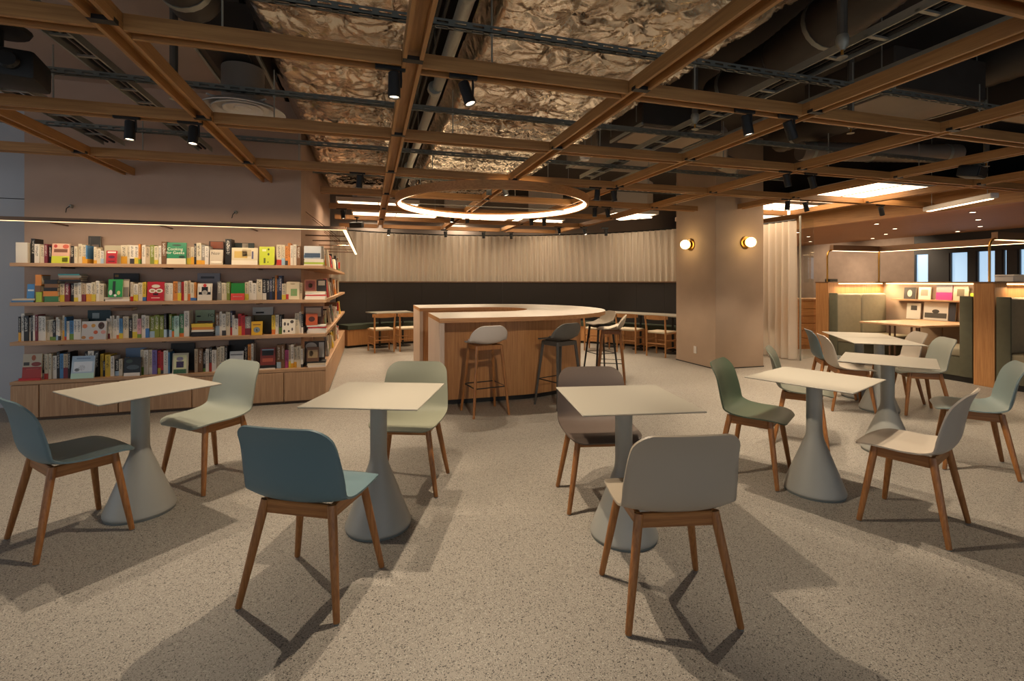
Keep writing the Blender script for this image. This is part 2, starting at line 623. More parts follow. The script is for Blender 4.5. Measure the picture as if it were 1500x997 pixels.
# unseen light panels added behind the curtain to backlight it
for a_ in (40, 62, 84, 106):
    x, y = pol(5.75, a_)
    t_ = thing('curtain_backlight_panel', 'unseen square light panel added to backlight the sheer curtain from behind', 'light panel', (x, y, 2.9), R(a_), 'added backlights behind the curtain')
    build(MB().box(-.2, .2, -.4, .4, 0, .02), 'diffuser', 'luminous_panel', t_)
    build(MB().box(-.22, .22, -.42, .42, .02, .86), 'housing', 'diffuser_white', t_)
    lamp('curtain_backlight', 'AREA', (x, y, 2.88), 15, (1, .82, .6), shape='RECTANGLE', size=.4, size_y=.8)
# banquette
bq = thing('curved_banquette', 'long curved bench with dark upright back panels and wooden base under the curtain', 'bench')
a0, n = 118.0, 14
step = (118 - 13.0) / n
for i in range(n):
    s0, s1 = a0 - i * step, a0 - (i + 1) * step + .03
    def arc(r0, r1, m=6):
        return [pol(r1, s0 + (s1 - s0) * q / m) for q in range(m + 1)] + [pol(r0, s1 + (s0 - s1) * q / m) for q in range(m + 1)]
    build(MB().prism(arc(4.92, 4.98), .40, 1.36), 'back_panel', 'panel_dark', bq)
    build(MB().prism(arc(4.981, 5.0), .40, 1.355), 'light_stop', 'panel_dark', bq)  # hidden strip added against light leaking between the panels
    build(MB().prism(arc(4.44, 4.92), .38, .47), 'seat_cushion', 'cushion_green', bq)
    build(MB().prism(arc(4.46, 4.9), .05, .38), 'base_panel', 'warm_oak_Z', bq)
    build(MB().prism(arc(4.9, 5.03), 1.36, 1.385), 'top_rail', 'bronze', bq)
build(MB().prism([pol(4.52, 118 - i * 2.1) for i in range(51)] + [pol(4.85, 13 + i * 2.1) for i in range(51)], .0, .05), 'plinth', 'stool_black', bq)

# ================================================================== TIMBER CEILING GRID
ZB, ZT, BW = 2.53, 2.607, .105
XOFF = .11            # cross beams sit just behind the joints
GX = [-2.5 + 1.36 * i for i in range(8)]      # -2.5 -1.14 .22 1.58 2.94 4.30 5.66 7.02
GY = [-.11, 1.23, 2.57, 3.91, 5.25, 6.59, 7.93, 9.27, 10.61]
grid = thing('timber_ceiling_grid', 'suspended grid of open oak beams with black joints under the services', 'ceiling grid', (0, 0, ZB))


def beam_mesh(L, ax):
    mb = MB()
    h = ZT - ZB
    w2 = BW / 2
    if ax == 'X':
        mb.box(0, L, -w2, -w2 + .02, 0, h).box(0, L, w2 - .02, w2, 0, h).box(0, L, -w2 + .02, w2 - .02, .05, h - .004)
    else:
        mb.box(-w2, -w2 + .02, 0, L, 0, h).box(w2 - .02, w2, 0, L, 0, h).box(-w2 + .02, w2 - .02, 0, L, .05, h - .004)
    return mb.mesh('beam_' + ax, 'beam_oak_' + ax, smooth=False)


BMC = {}


def beam(p, L, ax):
    key = (round(L, 3), ax)
    if key not in BMC:
        BMC[key] = beam_mesh(L, ax)
    ob('beam' if ax == 'Y' else 'cross_beam', BMC[key], grid, (p[0], p[1], 0))


conn = MB().box(-.0527, .0527, -.022, .022, -.0015, .02).mesh('connector', 'connector_black', smooth=False)


def inpillar(x, y):
    return PX0 - .02 < x < PX1 + .02 and PY0 - .02 < y < PY1 + .02


for x in GX:
    for i in range(len(GY) - 1):
        y0, y1 = GY[i], GY[i + 1]
        if x < -.8 and y0 > 6.0:
            continue
        if x < -.8 and y1 > 6.2:
            y1 = 6.19
        if x > 5 and y0 > 7.5 or x > 7 and y0 > 6.5:
            continue
        if 5.2 < x < 6.13 and y0 < 6.31 < y1:
            y1 = 6.30
        if 5.2 < x < 6.13 and 6.31 < y0 < 7.32:
            y0 = 7.33
        if y0 > 9 and x > 4.4:
            continue
        s = y0 + .0005 if y0 in GY else y0
        e = y1 - .0005 if y1 in GY else y1
        beam((x, s), e - s, 'Y')
        if y0 in GY:
            ob('joint', conn, grid, (x, y0, 0))
for y in GY:
    for i in range(-1, len(GX) - 1):
        x0 = GX[i] if i >= 0 else -5.2
        x1 = GX[i + 1]
        if y > 6.2 and x1 < -.7:
            continue
        if y > 6.2 and x0 < -.78:
            x0 = -.66
        if y > 7.5 and x0 > 4.2 or y > 6 and x0 > 5.6 and y > 7.0:
            continue
        if 6.31 < y < 7.32 and x0 < 5.2 < x1:
            x1 = 5.19
        if 6.31 < y < 7.32 and 5.2 < x0 < 6.13:
            x0 = 6.14
        beam((x0 + BW / 2 + .002, y + XOFF), x1 - x0 - BW - .004, 'X')
for y in (2.57, 3.91, 5.25):
    beam((7.02 + BW / 2, y + XOFF), 1.36, 'X')

# ------------------------------------------------------------------ slotted rails and threaded rods above the grid
def rail_x(y, x0, x1, z, label, rods):
    t_ = thing('strut_rail', label, 'steel rail', (x0, y, z), 0, 'slotted rails above the timber grid')
    L = x1 - x0
    mb = MB()
    nslot = int(L / .1)
    mb.box(0, L, -.02, -.017, .0, .012).box(0, L, -.02, -.017, .028, .04).box(0, L, .017, .02, 0, .012).box(0, L, .017, .02, .028, .04)
    for i in range(nslot + 1):
        q = i * L / nslot
        mb.box(max(0, q - .018), min(L, q + .018), -.02, -.017, .012, .028)
        mb.box(max(0, q - .018), min(L, q + .018), .017, .02, .012, .028)
        mb.box(max(0, q - .016), min(L, q + .016), -.017, .017, 0, .003)
    mb.box(0, L, -.02, -.008, 0, .003).box(0, L, .008, .02, 0, .003)
    build(mb, 'channel', 'rail_steel', t_, smooth=False)
    rod = MB()
    for x in rods:
        m = MB().tube([(x - x0, 0, ZT - z), (x - x0, 0, 2.975 - z)], .005, 6)
        build(m, 'threaded_rod', 'steel', t_)
        build(MB().lathe([(.011, -.012), (.011, .0)], 6, c=(x - x0, 0, 0)), 'nut', 'steel', t_)


RL = ['over the beam nearest the windows', 'over the beam that carries the tilted spotlights', 'passing just above the round air diffuser', 'over the beam just before the ring lamp', 'crossing above the middle of the ring lamp']
for q_, (y, x0, x1) in enumerate(((1.32, -1, 6.5), (2.66, -3.0, 6.6), (4.0, -3.2, 7.2), (5.34, -3.2, 5.6), (6.68, -.7, 5.1))):
    rail_x(y, x0, x1, 2.78, 'slotted galvanised rail ' + RL[q_], [g + .45 for g in GX if x0 + .2 < g + .45 < x1])


def ladder_y(x, y0, y1, z, wd, label):
    t_ = thing('cable_ladder', label, 'cable tray', (x, y0, z))
    L = y1 - y0
    build(MB().box(-wd / 2, -wd / 2 + .012, 0, L, 0, .05), 'side_rail', 'steel', t_, smooth=False)
    build(MB().box(wd / 2 - .012, wd / 2, 0, L, 0, .05), 'side_rail', 'steel', t_, smooth=False)
    rung = MB().box(-wd / 2, wd / 2, -.012, .012, .008, .022).mesh('rung', 'steel', smooth=False)
    for i in range(int(L / .28)):
        ob('rung', rung, t_, (0, .14 + i * .28, 0))
    for i in range(3):
        build(MB().tube([(-wd * .3 + i * wd * .3, 0, .035), (-wd * .3 + i * wd * .3 + .01, L * .5, .03), (-wd * .3 + i * wd * .3, L, .035)], .012, 6), 'cable', 'connector_black', t_)


ladder_y(2.92, .6, 6.2, 2.8215, .18, 'narrow cable ladder running lengthwise beside the dark flexible duct')
ladder_y(3.5, .6, 6.4, 2.8215, .12, 'slim cable ladder over the middle bay of the timber grid')
ladder_y(5.25, 1.2, 6.0, 2.8215, .2, 'wide cable ladder towards the pillar above the timber grid')
ladder_y(-1.75, 1.4, 6.1, 2.8215, .14, 'cable ladder running up to the bookcase wall')
ladder_y(-2.6, 1.4, 6.1, 2.8215, .2, 'cable ladder over the projector near the left windows')

# ------------------------------------------------------------------ foil wrapped insulation
def foil(name, x0, x1, y0, y1, z, label, seed):
    rng = np.random.default_rng(seed)
    res = .022
    nx, ny = int((x1 - x0) / res) + 1, int((y1 - y0) / res) + 1
    X, Y = np.meshgrid(np.linspace(x0, x1, nx), np.linspace(y0, y1, ny))
    pins = []
    yy = y0 + .2
    while yy < y1:
        xx = x0 + .22
        while xx < x1 - .1:
            pins.append((xx + rng.uniform(-.05, .05), yy + rng.uniform(-.05, .05), rng.uniform(0, 6.28)))
            xx += .36
        yy += .40
    Z = np.zeros_like(X)
    # sagging pillows between pins with radiating folds
    dip = np.zeros_like(X); fold = np.zeros_like(X)
    for px, py, ph in pins:
        dx, dy = X - px, Y - py
        m = (abs(dx) < .4) & (abs(dy) < .4)
        r = np.sqrt(dx[m] ** 2 + dy[m] ** 2) + 1e-6
        th = np.arctan2(dy[m], dx[m])
        dip[m] += np.exp(-(r / .085) ** 2)
        kf = rng.integers(8, 12)
        fold[m] += (1 - np.abs(np.sin(th * kf / 2 + ph + .9 * np.sin(2 * th + ph)))) ** 2 * np.exp(-r / .16) * np.minimum(1, r / .05)
    wr = np.zeros_like(X)
    for i in range(22):
        a_ = rng.uniform(0, math.pi) if i % 3 else rng.normal(1.57, .25)
        f = rng.uniform(7, 40)
        wr += (1 - np.abs(np.sin(f * (X * math.cos(a_) + Y * math.sin(a_)) + 1.7 * np.sin(3 * X + i) + 1.3 * np.sin(2.6 * Y + 2 * i)))) ** 3 * .35 / (f / 8)
    Z = z - .04 + .03 * dip - .042 * fold - .0075 * wr
    # rolled long edges
    ed = np.minimum(X - x0, x1 - X)
    Z += .16 * np.exp(-(ed / .07) ** 2) + .01 * np.sin(9 * Y) * np.exp(-ed / .1)
    vs = np.stack([X.ravel(), Y.ravel(), Z.ravel()], 1)
    i, j = np.meshgrid(np.arange(nx - 1), np.arange(ny - 1))
    a_ = (j * nx + i).ravel()
    fs = np.stack([a_, a_ + nx, a_ + nx + 1, a_ + 1], 1)
    t_ = thing(name, label, 'insulation')
    me = bpy.data.meshes.new('foil_sheet')
    me.from_pydata(vs.tolist(), [], fs.tolist())
    me.materials.append(MATS['foil'])
    me.shade_smooth()
    ob('foil_sheet', me, t_)
    build(MB().box(x0 + .03, x1 - .03, y0 + .02, y1 - .02, z + .12, z + .5), 'duct_body', 'duct_dark', t_)
    pm = MB().lathe([(.018, -.006), (.018, .0)], 8).mesh('pin', 'steel_dark')
    for px, py, ph in pins:
        ob('pin', pm, t_, (px, py, z - .004))
    return t_


foil('foil_wrapped_duct', -.765, .36, .2, 9.2, 3.06, 'broad foil wrapped duct with pinned crumpled lining beside the bookcase wall', 1)
foil('foil_wrapped_duct', .68, 2.52, .2, 9.0, 3.06, 'wide crumpled silver foil duct over the ring lamp and bar', 2)
t_ = thing('conduit', 'galvanised pipe running in the dark slot between the two foil ducts', 'pipe', (.52, 0, 2.97))
build(MB().tube([(0, .3, 0), (.02, 4, .01), (0, 9.3, 0)], .045, 12), 'pipe_run', 'steel', t_)
for y in (1.2, 2.6, 4.0, 5.4, 6.8, 8.2):
    build(MB().lathe([(.055, -.03), (.06, -.02), (.06, .02), (.055, .03)], 14, c=(0, y, 0), M=Matrix.Rotation(R(90), 3, 'X')), 'pipe_collar', 'steel', t_)
    build(MB().tube([(0, y, .05), (0, y, .77)], .006, 6), 'hanger', 'steel', t_)
t_ = thing('conduit', 'thin bundle of electrical conduits beside the galvanised pipe', 'pipe', (.43, 0, 3.02))
for i in range(3):
    build(MB().tube([(-.04 * i + .02, .3, .02 * i), (-.04 * i, 9.0, .02 * i)], .011, 6), 'conduit_run', 'steel_dark', t_)

# ------------------------------------------------------------------ other ceiling services
def box_unit(name, label, x0, x1, y0, y1, z0, z1, mt, panel):
    t_ = thing(name, label, 'air unit', ((x0 + x1) / 2, (y0 + y1) / 2, z0))
    hx, hy, h = (x1 - x0) / 2, (y1 - y0) / 2, z1 - z0
    build(MB().rbox(-hx, hx, -hy, hy, .012, h, .012, 1), 'casing', mt, t_)
    build(MB().rbox(-hx + .06, hx - .06, -hy + .06, hy - .06, -.004, .014, .003, 1), 'access_panel', panel, t_)
    for sx in (-1, 1):
        build(MB().box(sx * hx - .01, sx * hx + .01, -hy, hy, 0, .03), 'flange', 'steel', t_)
        for sy in (-1, 1):
            build(MB().tube([(sx * (hx + .03), sy * hy * .8, .05), (sx * (hx + .03), sy * hy * .8, 3.74 - z0)], .005, 5), 'threaded_rod', 'steel', t_)
    return t_


box_unit('fan_coil_unit', 'dark fan coil box beside the round air diffuser', -1.2, -.8, 3.9, 4.65, 3.05, 3.4, 'duct_dark', 'steel_dark')
box_unit('fan_coil_unit', 'pale bottomed air unit behind the slim cable ladder', 2.75, 3.75, 4.45, 5.15, 3.02, 3.4, 'duct_dark', 'board_tan')
box_unit('fan_coil_unit', 'large grey air unit above the right hand tables', 4.3, 5.45, 3.0, 3.9, 3.02, 3.4, 'duct_dark', 'duct_grey')
box_unit('fan_coil_unit', 'long tan bottomed duct box near the booths', 6.0, 7.3, 2.2, 3.4, 3.05, 3.45, 'duct_dark', 'board_tan')
box_unit('fan_coil_unit', 'grey duct box over the floor before the pillar', 2.8, 4.2, 5.6, 6.6, 3.05, 3.4, 'duct_grey', 'duct_grey')


def flex_duct(label, pts, r, mt):
    t_ = thing('flexible_duct', label, 'duct', pts[0])
    P = [Vector(p) - Vector(pts[0]) for p in pts]
    path, rad = [], []
    n = 70
    for i in range(n + 1):
        u = i / n * (len(P) - 1)
        k = min(int(u), len(P) - 2)
        f = u - k
        f = f * f * (3 - 2 * f) * .5 + f * .5
        path.append(P[k].lerp(P[k + 1], f)); rad.append(r * (1 + .035 * (i % 2)))
    build(MB().tube(path, rad, 20), 'duct_run', mt, t_)
    for q in (.1, .5, .9):
        c = path[int(q * n)]
        tn = (path[int(q * n) + 1] - path[int(q * n)]).normalized()
        build(MB().lathe([(r * 1.05, -.02), (r * 1.05, .02)], 20, c=c, M=tn.to_track_quat('Z', 'Y').to_matrix()), 'duct_clamp', 'steel', t_)


flex_duct('thick dark ribbed flexible duct over the right hand tables', [(3.3, 1.3, 3.55), (3.35, 2.4, 3.42), (3.5, 3.4, 3.35), (3.5, 4.2, 3.3)], .2, 'duct_dark')
flex_duct('dark flexible duct curving above the left tables', [(-1.6, 1.9, 3.3), (-1.2, 2.6, 3.25), (-1.05, 3.5, 3.15)], .15, 'duct_dark')
flex_duct('slim silver flexible duct leading towards the pillar', [(3.9, 4.7, 3.1), (4.5, 5.4, 3.0), (5.1, 5.8, 3.05)], .11, 'duct_grey')
flex_duct('long round silver duct crossing the bay before the booths', [(5.45, 5.0, 3.1), (6.4, 4.8, 3.1), (7.6, 4.5, 3.1)], .12, 'duct_grey')
flex_duct('round dark duct running lengthwise above the right bay', [(5.72, 1.2, 3.46), (5.72, 3.4, 3.46), (5.72, 5.6, 3.46)], .2, 'duct_dark')


def drop_pipe(x, y, z, label):
    t_ = thing('sprinkler_pipe', label, 'pipe', (x, y, z))
    build(MB().tube([(0, 0, .06), (0, 0, 3.74 - z)], .027, 10), 'riser', 'pipe_lag', t_)
    build(MB().lathe([(.016, 0), (.02, .01), (.034, .03), (.036, .07), (.03, .09)], 12), 'socket', 'steel', t_)
    build(MB().lathe([(.03, -.045), (.03, -.04)], 12), 'deflector', 'steel', t_)
    build(MB().tube([(0, 0, -.04), (0, 0, .0)], .008, 6), 'nozzle', 'brass', t_)


for (x, y, lb) in ((2.72, 2.2, 'lagged sprinkler drop in front of the dark flexible duct'), (-1.38, 4.1, 'lagged sprinkler drop beside the fan coil box near the bookcase'), (2.75, 3.6, 'sprinkler drop beside the narrow cable ladder'), (4.18, 3.3, 'sprinkler drop between the right hand ducts'), (6.9, 3.8, 'sprinkler drop in the bay nearest the booths')):
    drop_pipe(x, y, 2.76, lb)

# round ceiling diffuser
t_ = thing('round_air_diffuser', 'round white ring shaped air diffuser hanging near the bookcase wall', 'air vent', (-.95, 4.22, 2.70))
for r0, r1, dz in ((.24, .30, 0), (.165, .215, .012), (.09, .14, .02), (0.005, .06, .028)):
    build(MB().lathe([(r0, .035 + dz), (r1, dz), (r1 + .004, .006 + dz), (r0 + .006, .045 + dz)], 40), 'cone_ring', 'diffuser_white', t_)
build(MB().lathe([(.15, .06), (.15, .34)], 30), 'neck', 'duct_grey', t_)
for q in (0, 1):
    build(MB().box(-.28, .28, -.006, .006, .05, .06, M=Matrix.Rotation(R(45 + 90 * q), 4, 'Z')), 'spider_bar', 'diffuser_white', t_)

# luminous ceiling panels in the far bays
lumP = [(6.3, 7.7, 4.75, 6.2), (6.3, 7.9, 6.45, 8.3), (-.5, .8, 8.3, 9.0), (4.5, 5.4, 8.2, 9.0), (2.95, 4.0, 9.55, 10.3), (1.7, 2.8, 9.6, 10.4), (-.3, 1.3, 9.5, 10.3)]
for i, (x0, x1, y0, y1) in enumerate(lumP):
    t_ = thing('luminous_ceiling_panel', 'bright flat white light panel set above the far timber grid', 'light panel', ((x0 + x1) / 2, (y0 + y1) / 2, 2.7), 0, 'luminous panels above the far bays')
    hx, hy = (x1 - x0) / 2, (y1 - y0) / 2
    build(MB().box(-hx, hx, -hy, hy, 0, .012), 'diffuser', 'luminous_panel', t_)
    build(MB().box(-hx - .02, hx + .02, -hy - .02, -hy, -.01, .06).box(-hx - .02, hx + .02, hy, hy + .02, -.01, .06).box(-hx - .02, -hx, -hy, hy, -.01, .06).box(hx, hx + .02, -hy, hy, -.01, .06), 'frame', 'diffuser_white', t_)
    build(MB().box(-hx, hx, -hy, hy, .06, .07), 'housing', 'steel_dark', t_)
    lamp('panel_light', 'AREA', ((x0 + x1) / 2, (y0 + y1) / 2, 2.685), 9, (1, .82, .6), shape='RECTANGLE', size=x1 - x0, size_y=y1 - y0)
    build(MB().box(-.006, .006, -hy, hy, -.008, 0), 'mullion', 'steel_dark', t_)

# slim strip luminaire near the far soffit
t_ = thing('strip_luminaire', 'slim white batten light hanging before the wooden soffit', 'light', (8.02, 4.75, 2.44), R(66))
build(MB().rbox(-.62, .62, -.05, .05, .02, .09, .01, 1), 'housing', 'diffuser_white', t_)
build(MB().box(-.56, .56, -.03, .03, .012, .02), 'tube', 'luminous_panel', t_)
for q in (-.5, .5):
    build(MB().tube([(q, 0, .09), (q, 0, 1.2)], .004, 5), 'suspension_wire', 'steel', t_)

# ================================================================== RING LAMP
rg = thing('ring_pendant_lamp', 'large circular pendant lamp with glowing inner rim above the bar counter', 'lamp', (BCX, BCY, 2.42))
prof_o = [(1.30, 0), (1.33, 0), (1.33, .075), (1.30, .075)]
mb = MB()
def ringband(r0, r1, z0, z1, seg=96):
    m = MB(); vs = []; fs = []
    for k in range(seg):
        a_ = 2 * math.pi * k / seg
        for r, z in ((r0, z0), (r1, z0), (r1, z1), (r0, z1)):
            vs.append((r * math.cos(a_), r * math.sin(a_), z))
    for k in range(seg):
        a_, b_ = k * 4, ((k + 1) % seg) * 4
        for q in range(4):
            fs.append((a_ + q, b_ + q, b_ + (q + 1) % 4, a_ + (q + 1) % 4))
    return m.add(vs, fs)
build(ringband(1.30, 1.33, 0, .105), 'rim', 'warm_oak_X', rg)
build(ringband(1.280, 1.299, .006, .07), 'light_strip', 'led_ring', rg)
for a_ in (30, 120, 210, 300):
    build(MB().tube([(1.315 * math.cos(R(a_)), 1.315 * math.sin(R(a_)), .105), (1.315 * math.cos(R(a_)), 1.315 * math.sin(R(a_)), .36)], .003, 5), 'suspension_wire', 'steel', rg)
build(MB().tube([(-1.29, .3, .05), (0, .32, .055), (1.26, .3, .05)], .008, 6), 'cross_tube', 'steel', rg)

# ================================================================== TRACK SPOTLIGHTS
def spot_proto():
    t_ = thing('track_spotlight', 'x', 'spotlight', (0, 0, 0), 0, 'black track spotlights')
    build(MB().rbox(-.09, .09, -.014, .014, .02, .05, .004, 1), 'track_adaptor', 'fixture_black', t_)
    build(MB().tube([(.03, 0, .03), (.03, 0, -.01)], .008, 8), 'stem', 'fixture_black', t_)
    return t_


def make_spot(x, y, tilt, head, label, power=0, cone=62, target=None, z=2.53):
    t_ = thing('track_spotlight', label, 'spotlight', (x, y, z), 0, 'black track spotlights')
    build(MB().rbox(-.1, .06, -.014, .014, -.012, .02, .004, 1), 'track_adaptor', 'fixture_black', t_)
    d = Vector(target) - Vector((x, y, z - .11)) if target else Vector((math.cos(R(head)) * math.sin(R(tilt)), math.sin(R(head)) * math.sin(R(tilt)), -math.cos(R(tilt))))
    d.normalize()
    M = d.to_track_quat('-Z', 'Y').to_matrix()
    build(MB().tube([(.034, 0, -.01), (.036, 0, -.06), (.034, 0, -.1)], .007, 8), 'bracket', 'fixture_black', t_)
    c = Vector((0, 0, -.09))
    h = build(MB().lathe([(.028, .066), (.032, .062), (.033, -.06), (.032, -.068), (.0275, -.068), (.0275, -.05)], 20, c=c, M=M), 'lamp_head', 'fixture_black', t_)
    ctr = c + M @ Vector((0, 0, -.058))
    build(MB().lathe([(.027, -.002), (.027, .002)], 20, c=ctr, M=M), 'lens', 'lens', h)
    if power:
        l = lamp('spot_beam', 'SPOT', Vector((x, y, z)) + c + d * .075, power * SPK, (1.0, .82, .61), spot_size=R(cone), spot_blend=.45, shadow_soft_size=.016)
        l.rotation_euler = d.to_track_quat('-Z', 'Y').to_euler()
    return t_


SPK = .70
G = 'black cylinder track spotlight '
make_spot(.13, 2.685, 0, 0, G + 'above the small table facing the sage chair, hanging straight down', 150, 96, (.13, 2.75, 0))
make_spot(.53, 2.685, 0, 0, G + 'tilted sideways towards the table with the brown chair', 210, 92, (1.25, 2.2, 0))
make_spot(-1.62, 4.02, 0, 0, G + 'before the bookcase, nearer to the projector', 90, 84, (-1.62, 3.85, 0))
make_spot(-1.23, 4.02, 0, 0, G + 'before the bookcase, above the pale sage chair', 170, 96, (-1.25, 3.65, 0))
make_spot(2.47, 2.685, 0, 0, G + 'above the dark green chair, lens glowing', 150, 92, (2.85, 2.5, 0))
make_spot(2.84, 2.685, 0, 0, G + 'beside the green chair, tilted towards the booths', 210, 88, (4.0, 2.75, 0))
make_spot(4.21, 4.02, 0, 0, G + 'over the far tables, tilted left of its twin', 150, 88, (4.75, 3.9, 0))
make_spot(4.55, 4.02, 0, 0, G + 'over the far tables, tilted towards the velvet booth', 170, 88, (5.5, 4.0, 0))
for x, y, lb, pw, tg in ((1.32, 5.38, 'in front of the ring lamp, first of a pair', 70, (1.4, 5.6, 0)), (1.51, 5.38, 'in front of the ring lamp, second of a pair', 70, (1.9, 5.2, .9)),
                         (2.68, 5.36, 'beyond the bar tip, first of a pair', 60, (2.6, 5.6, 0)), (2.91, 5.36, 'beyond the bar tip, second of a pair', 110, (3.4, 5.4, 0)),
                         (3.31, 6.70, 'over the far bar stools, first of a pair', 80, (3.3, 6.7, 0)), (3.53, 6.70, 'over the far bar stools, second of a pair', 110, (4.1, 6.6, 0)),
                         (1.34, 8.04, 'behind the ring lamp, first of a pair', 80, (1.0, 7.8, .9)), (1.59, 8.04, 'behind the ring lamp, second of a pair', 0, None),
                         (2.74, 8.04, 'behind the bar tip, first of a pair', 0, None), (2.98, 8.04, 'behind the bar tip, second of a pair', 100, (3.3, 8.4, 0)),
                         (5.62, 5.36, 'before the pillar, first of a pair', 90, (5.3, 5.3, 0)), (5.95, 5.36, 'before the pillar, second of a pair', 120, (6.7, 5.3, 0)),
                         (7.4, 5.36, 'next to the batten light before the booths', 90, (8.3, 5.6, .6)),
                         (.4, 10.72, 'close to the curtain above the paired wooden chairs', 120, (.2, 10.0, 0)), (1.63, 10.72, 'close to the curtain behind the bar', 0, None),
                         (2.5, 10.72, 'close to the curtain right of the bar back', 0, None), (3.16, 10.72, 'close to the curtain towards the pillar', 0, None),
                         (3.81, 9.38, 'above the wooden chair next to the bench end', 90, (4.2, 9.0, 0)), (4.4, 9.38, 'above the bench end beside the pillar', 100, (5.0, 8.4, 0)), (4.9, 9.38, 'nearest the bench end', 0, None)):
    make_spot(x, y, 12, 40, G + lb, pw, 84, tg)
make_spot(.9, 1.34, 0, 0, G + 'added out of view by the windows to light the bar front', 230, 34, (1.5, 5.3, .45))  # out-of-frame spot added to brighten the bar front
make_spot(-.4, 8.04, 0, 0, G + 'over the passage along the side shelves', 150, 90, (-.1, 7.9, 0))
make_spot(-.1, 5.36, 0, 0, G + 'over the passage beside the bar end', 110, 80, (-.2, 5.6, 0))
# wall washers of the bookcase are its light bar (built with it)

# projector, speakers
def boxy_speaker(name, label, cat, loc, rz, s, tilt=12):
    t_ = thing(name, label, cat, loc, rz)
    M = Matrix.Rotation(R(tilt), 4, 'X')
    build(MB().rbox(-.17 * s, .17 * s, -.11 * s, .11 * s, -.075 * s, .075 * s, .02 * s, 2, M=M), 'housing', 'fixture_black', t_)
    build(MB().rbox(-.15 * s, .15 * s, -.118 * s, -.108 * s, -.06 * s, .06 * s, .004, 1, M=M), 'grille', 'connector_black', t_)
    build(MB().tube([(0, 0, .06 * s), (0, .02 * s, .2 * s)], .018 * s, 8).box(-.05 * s, .05 * s, -.04 * s, .06 * s, .19 * s, .22 * s), 'bracket', 'fixture_black', t_)
    return t_


boxy_speaker('ceiling_speaker', 'black box loudspeaker on the timber grid towards the booths', 'speaker', (5.78, 3.3, 2.47), R(15), .75)
boxy_speaker('ceiling_speaker', 'small black loudspeaker hung over the side shelves by the curtain', 'speaker', (-.2, 8.3, 2.31), R(-20), .6)
t_ = thing('ceiling_projector', 'large black projector hanging above the left window side', 'projector', (-2.03, 3.45, 2.6), R(12))
build(MB().rbox(-.2, .2, -.14, .14, -.09, .07, .02, 2), 'housing', 'fixture_black', t_)
build(MB().lathe([(.045, 0), (.05, .03), (.04, .05)], 16, c=(.1, -.14, -.01), M=Matrix.Rotation(R(90), 3, 'X')), 'lens_barrel', 'connector_black', t_)
build(MB().tube([(0, 0, .07), (0, 0, .3)], .03, 10), 'mount_pole', 'fixture_black', t_)
build(MB().lathe([(.14, .2), (.15, .22), (.05, .26)], 20), 'mount_plate', 'fixture_black', t_)
t_ = thing('smoke_detector', 'small white dome detector under the foil near the ring lamp', 'detector', (2.35, 5.0, 2.80))
build(MB().lathe([(.02, -.05), (.045, -.045), (.06, -.02), (.062, .0)], 20), 'dome', 'diffuser_white', t_)
build(MB().lathe([(.055, 0), (.055, .02)], 20), 'base', 'diffuser_white', t_)
build(MB().tube([(0, 0, .02), (0, 0, .17)], .006, 6), 'stem', 'steel', t_)

# ================================================================== PILLAR FITTINGS
def sconce(loc, nrm, label):
    t_ = thing('wall_sconce', label, 'wall lamp', loc)
    n_ = Vector(nrm)
    M = n_.to_track_quat('Z', 'Y').to_matrix()
    build(MB().lathe([(.1, 0), (.1, .012), (.09, .018)], 32, M=M), 'back_plate', 'brass', t_)
    build(MB().lathe([(.05, .018), (.058, .03), (.062, .055)], 28, M=M), 'collar', 'brass', t_)
    pr = [(.077 * math.sin(R(q)), .115 - .077 * math.cos(R(q))) for q in range(20, 181, 16)]
    build(MB().lathe(pr, 28, M=M), 'globe', 'globe', t_)
    lamp('sconce_bulb', 'POINT', Vector(loc) + n_ * .24, 2.6, (1, .72, .38), shadow_soft_size=.06)


sconce((PX0, 6.91, 2.0), (-1, 0, 0), 'round glowing globe sconce on the side of the pillar facing the bar')
sconce((5.77, PY0, 2.0), (0, -1, 0), 'round glowing globe sconce on the broad lit face of the pillar')
t_ = thing('wall_socket', 'small white socket plate low on the pillar', 'socket', (PX0, 6.8, .245))
build(MB().rbox(-.008, 0, -.035, .035, -.06, .06, .003, 1), 'plate', 'switch_white', t_)
build(MB().box(-.0095, -.008, -.014, .014, -.03, .03), 'outlet', 'diffuser_white', t_)

# ================================================================== BOOKCASE
SX0, SX1, SY, WY, WXC = -3.37, -.48, 5.9, 6.2, -.78
SYE = 10.35
ZS = [.39, .78, 1.17, 1.56]
for i, z in enumerate(ZS[1:]):
    lab = ['lowest open oak shelf wrapping the corner above the cabinet row', 'middle oak shelf wrapping the bookcase corner', 'topmost oak shelf wrapping the bookcase corner below the light bar'][i]
    t_ = thing('book_shelf', lab, 'shelf', (0, 0, z))
    build(MB().prism([(SX0, SY), (SX1, SY), (SX1, WY), (WXC, WY), (SX0, WY)], -.035, 0), 'front_board', 'oak_X', t_)
    build(MB().prism([(WXC, WY + .001), (SX1, WY + .001), (SX1, SYE), (WXC, SYE)], -.035, 0), 'side_board', 'oak_Y', t_)
    for x in (-3.0, -2.1, -1.2):
        build(MB().prism([(x - .012, SY + .05), (x + .012, SY + .05), (x + .012, WY), (x - .012, WY)], -.05, -.035), 'bracket', 'bronze', t_)
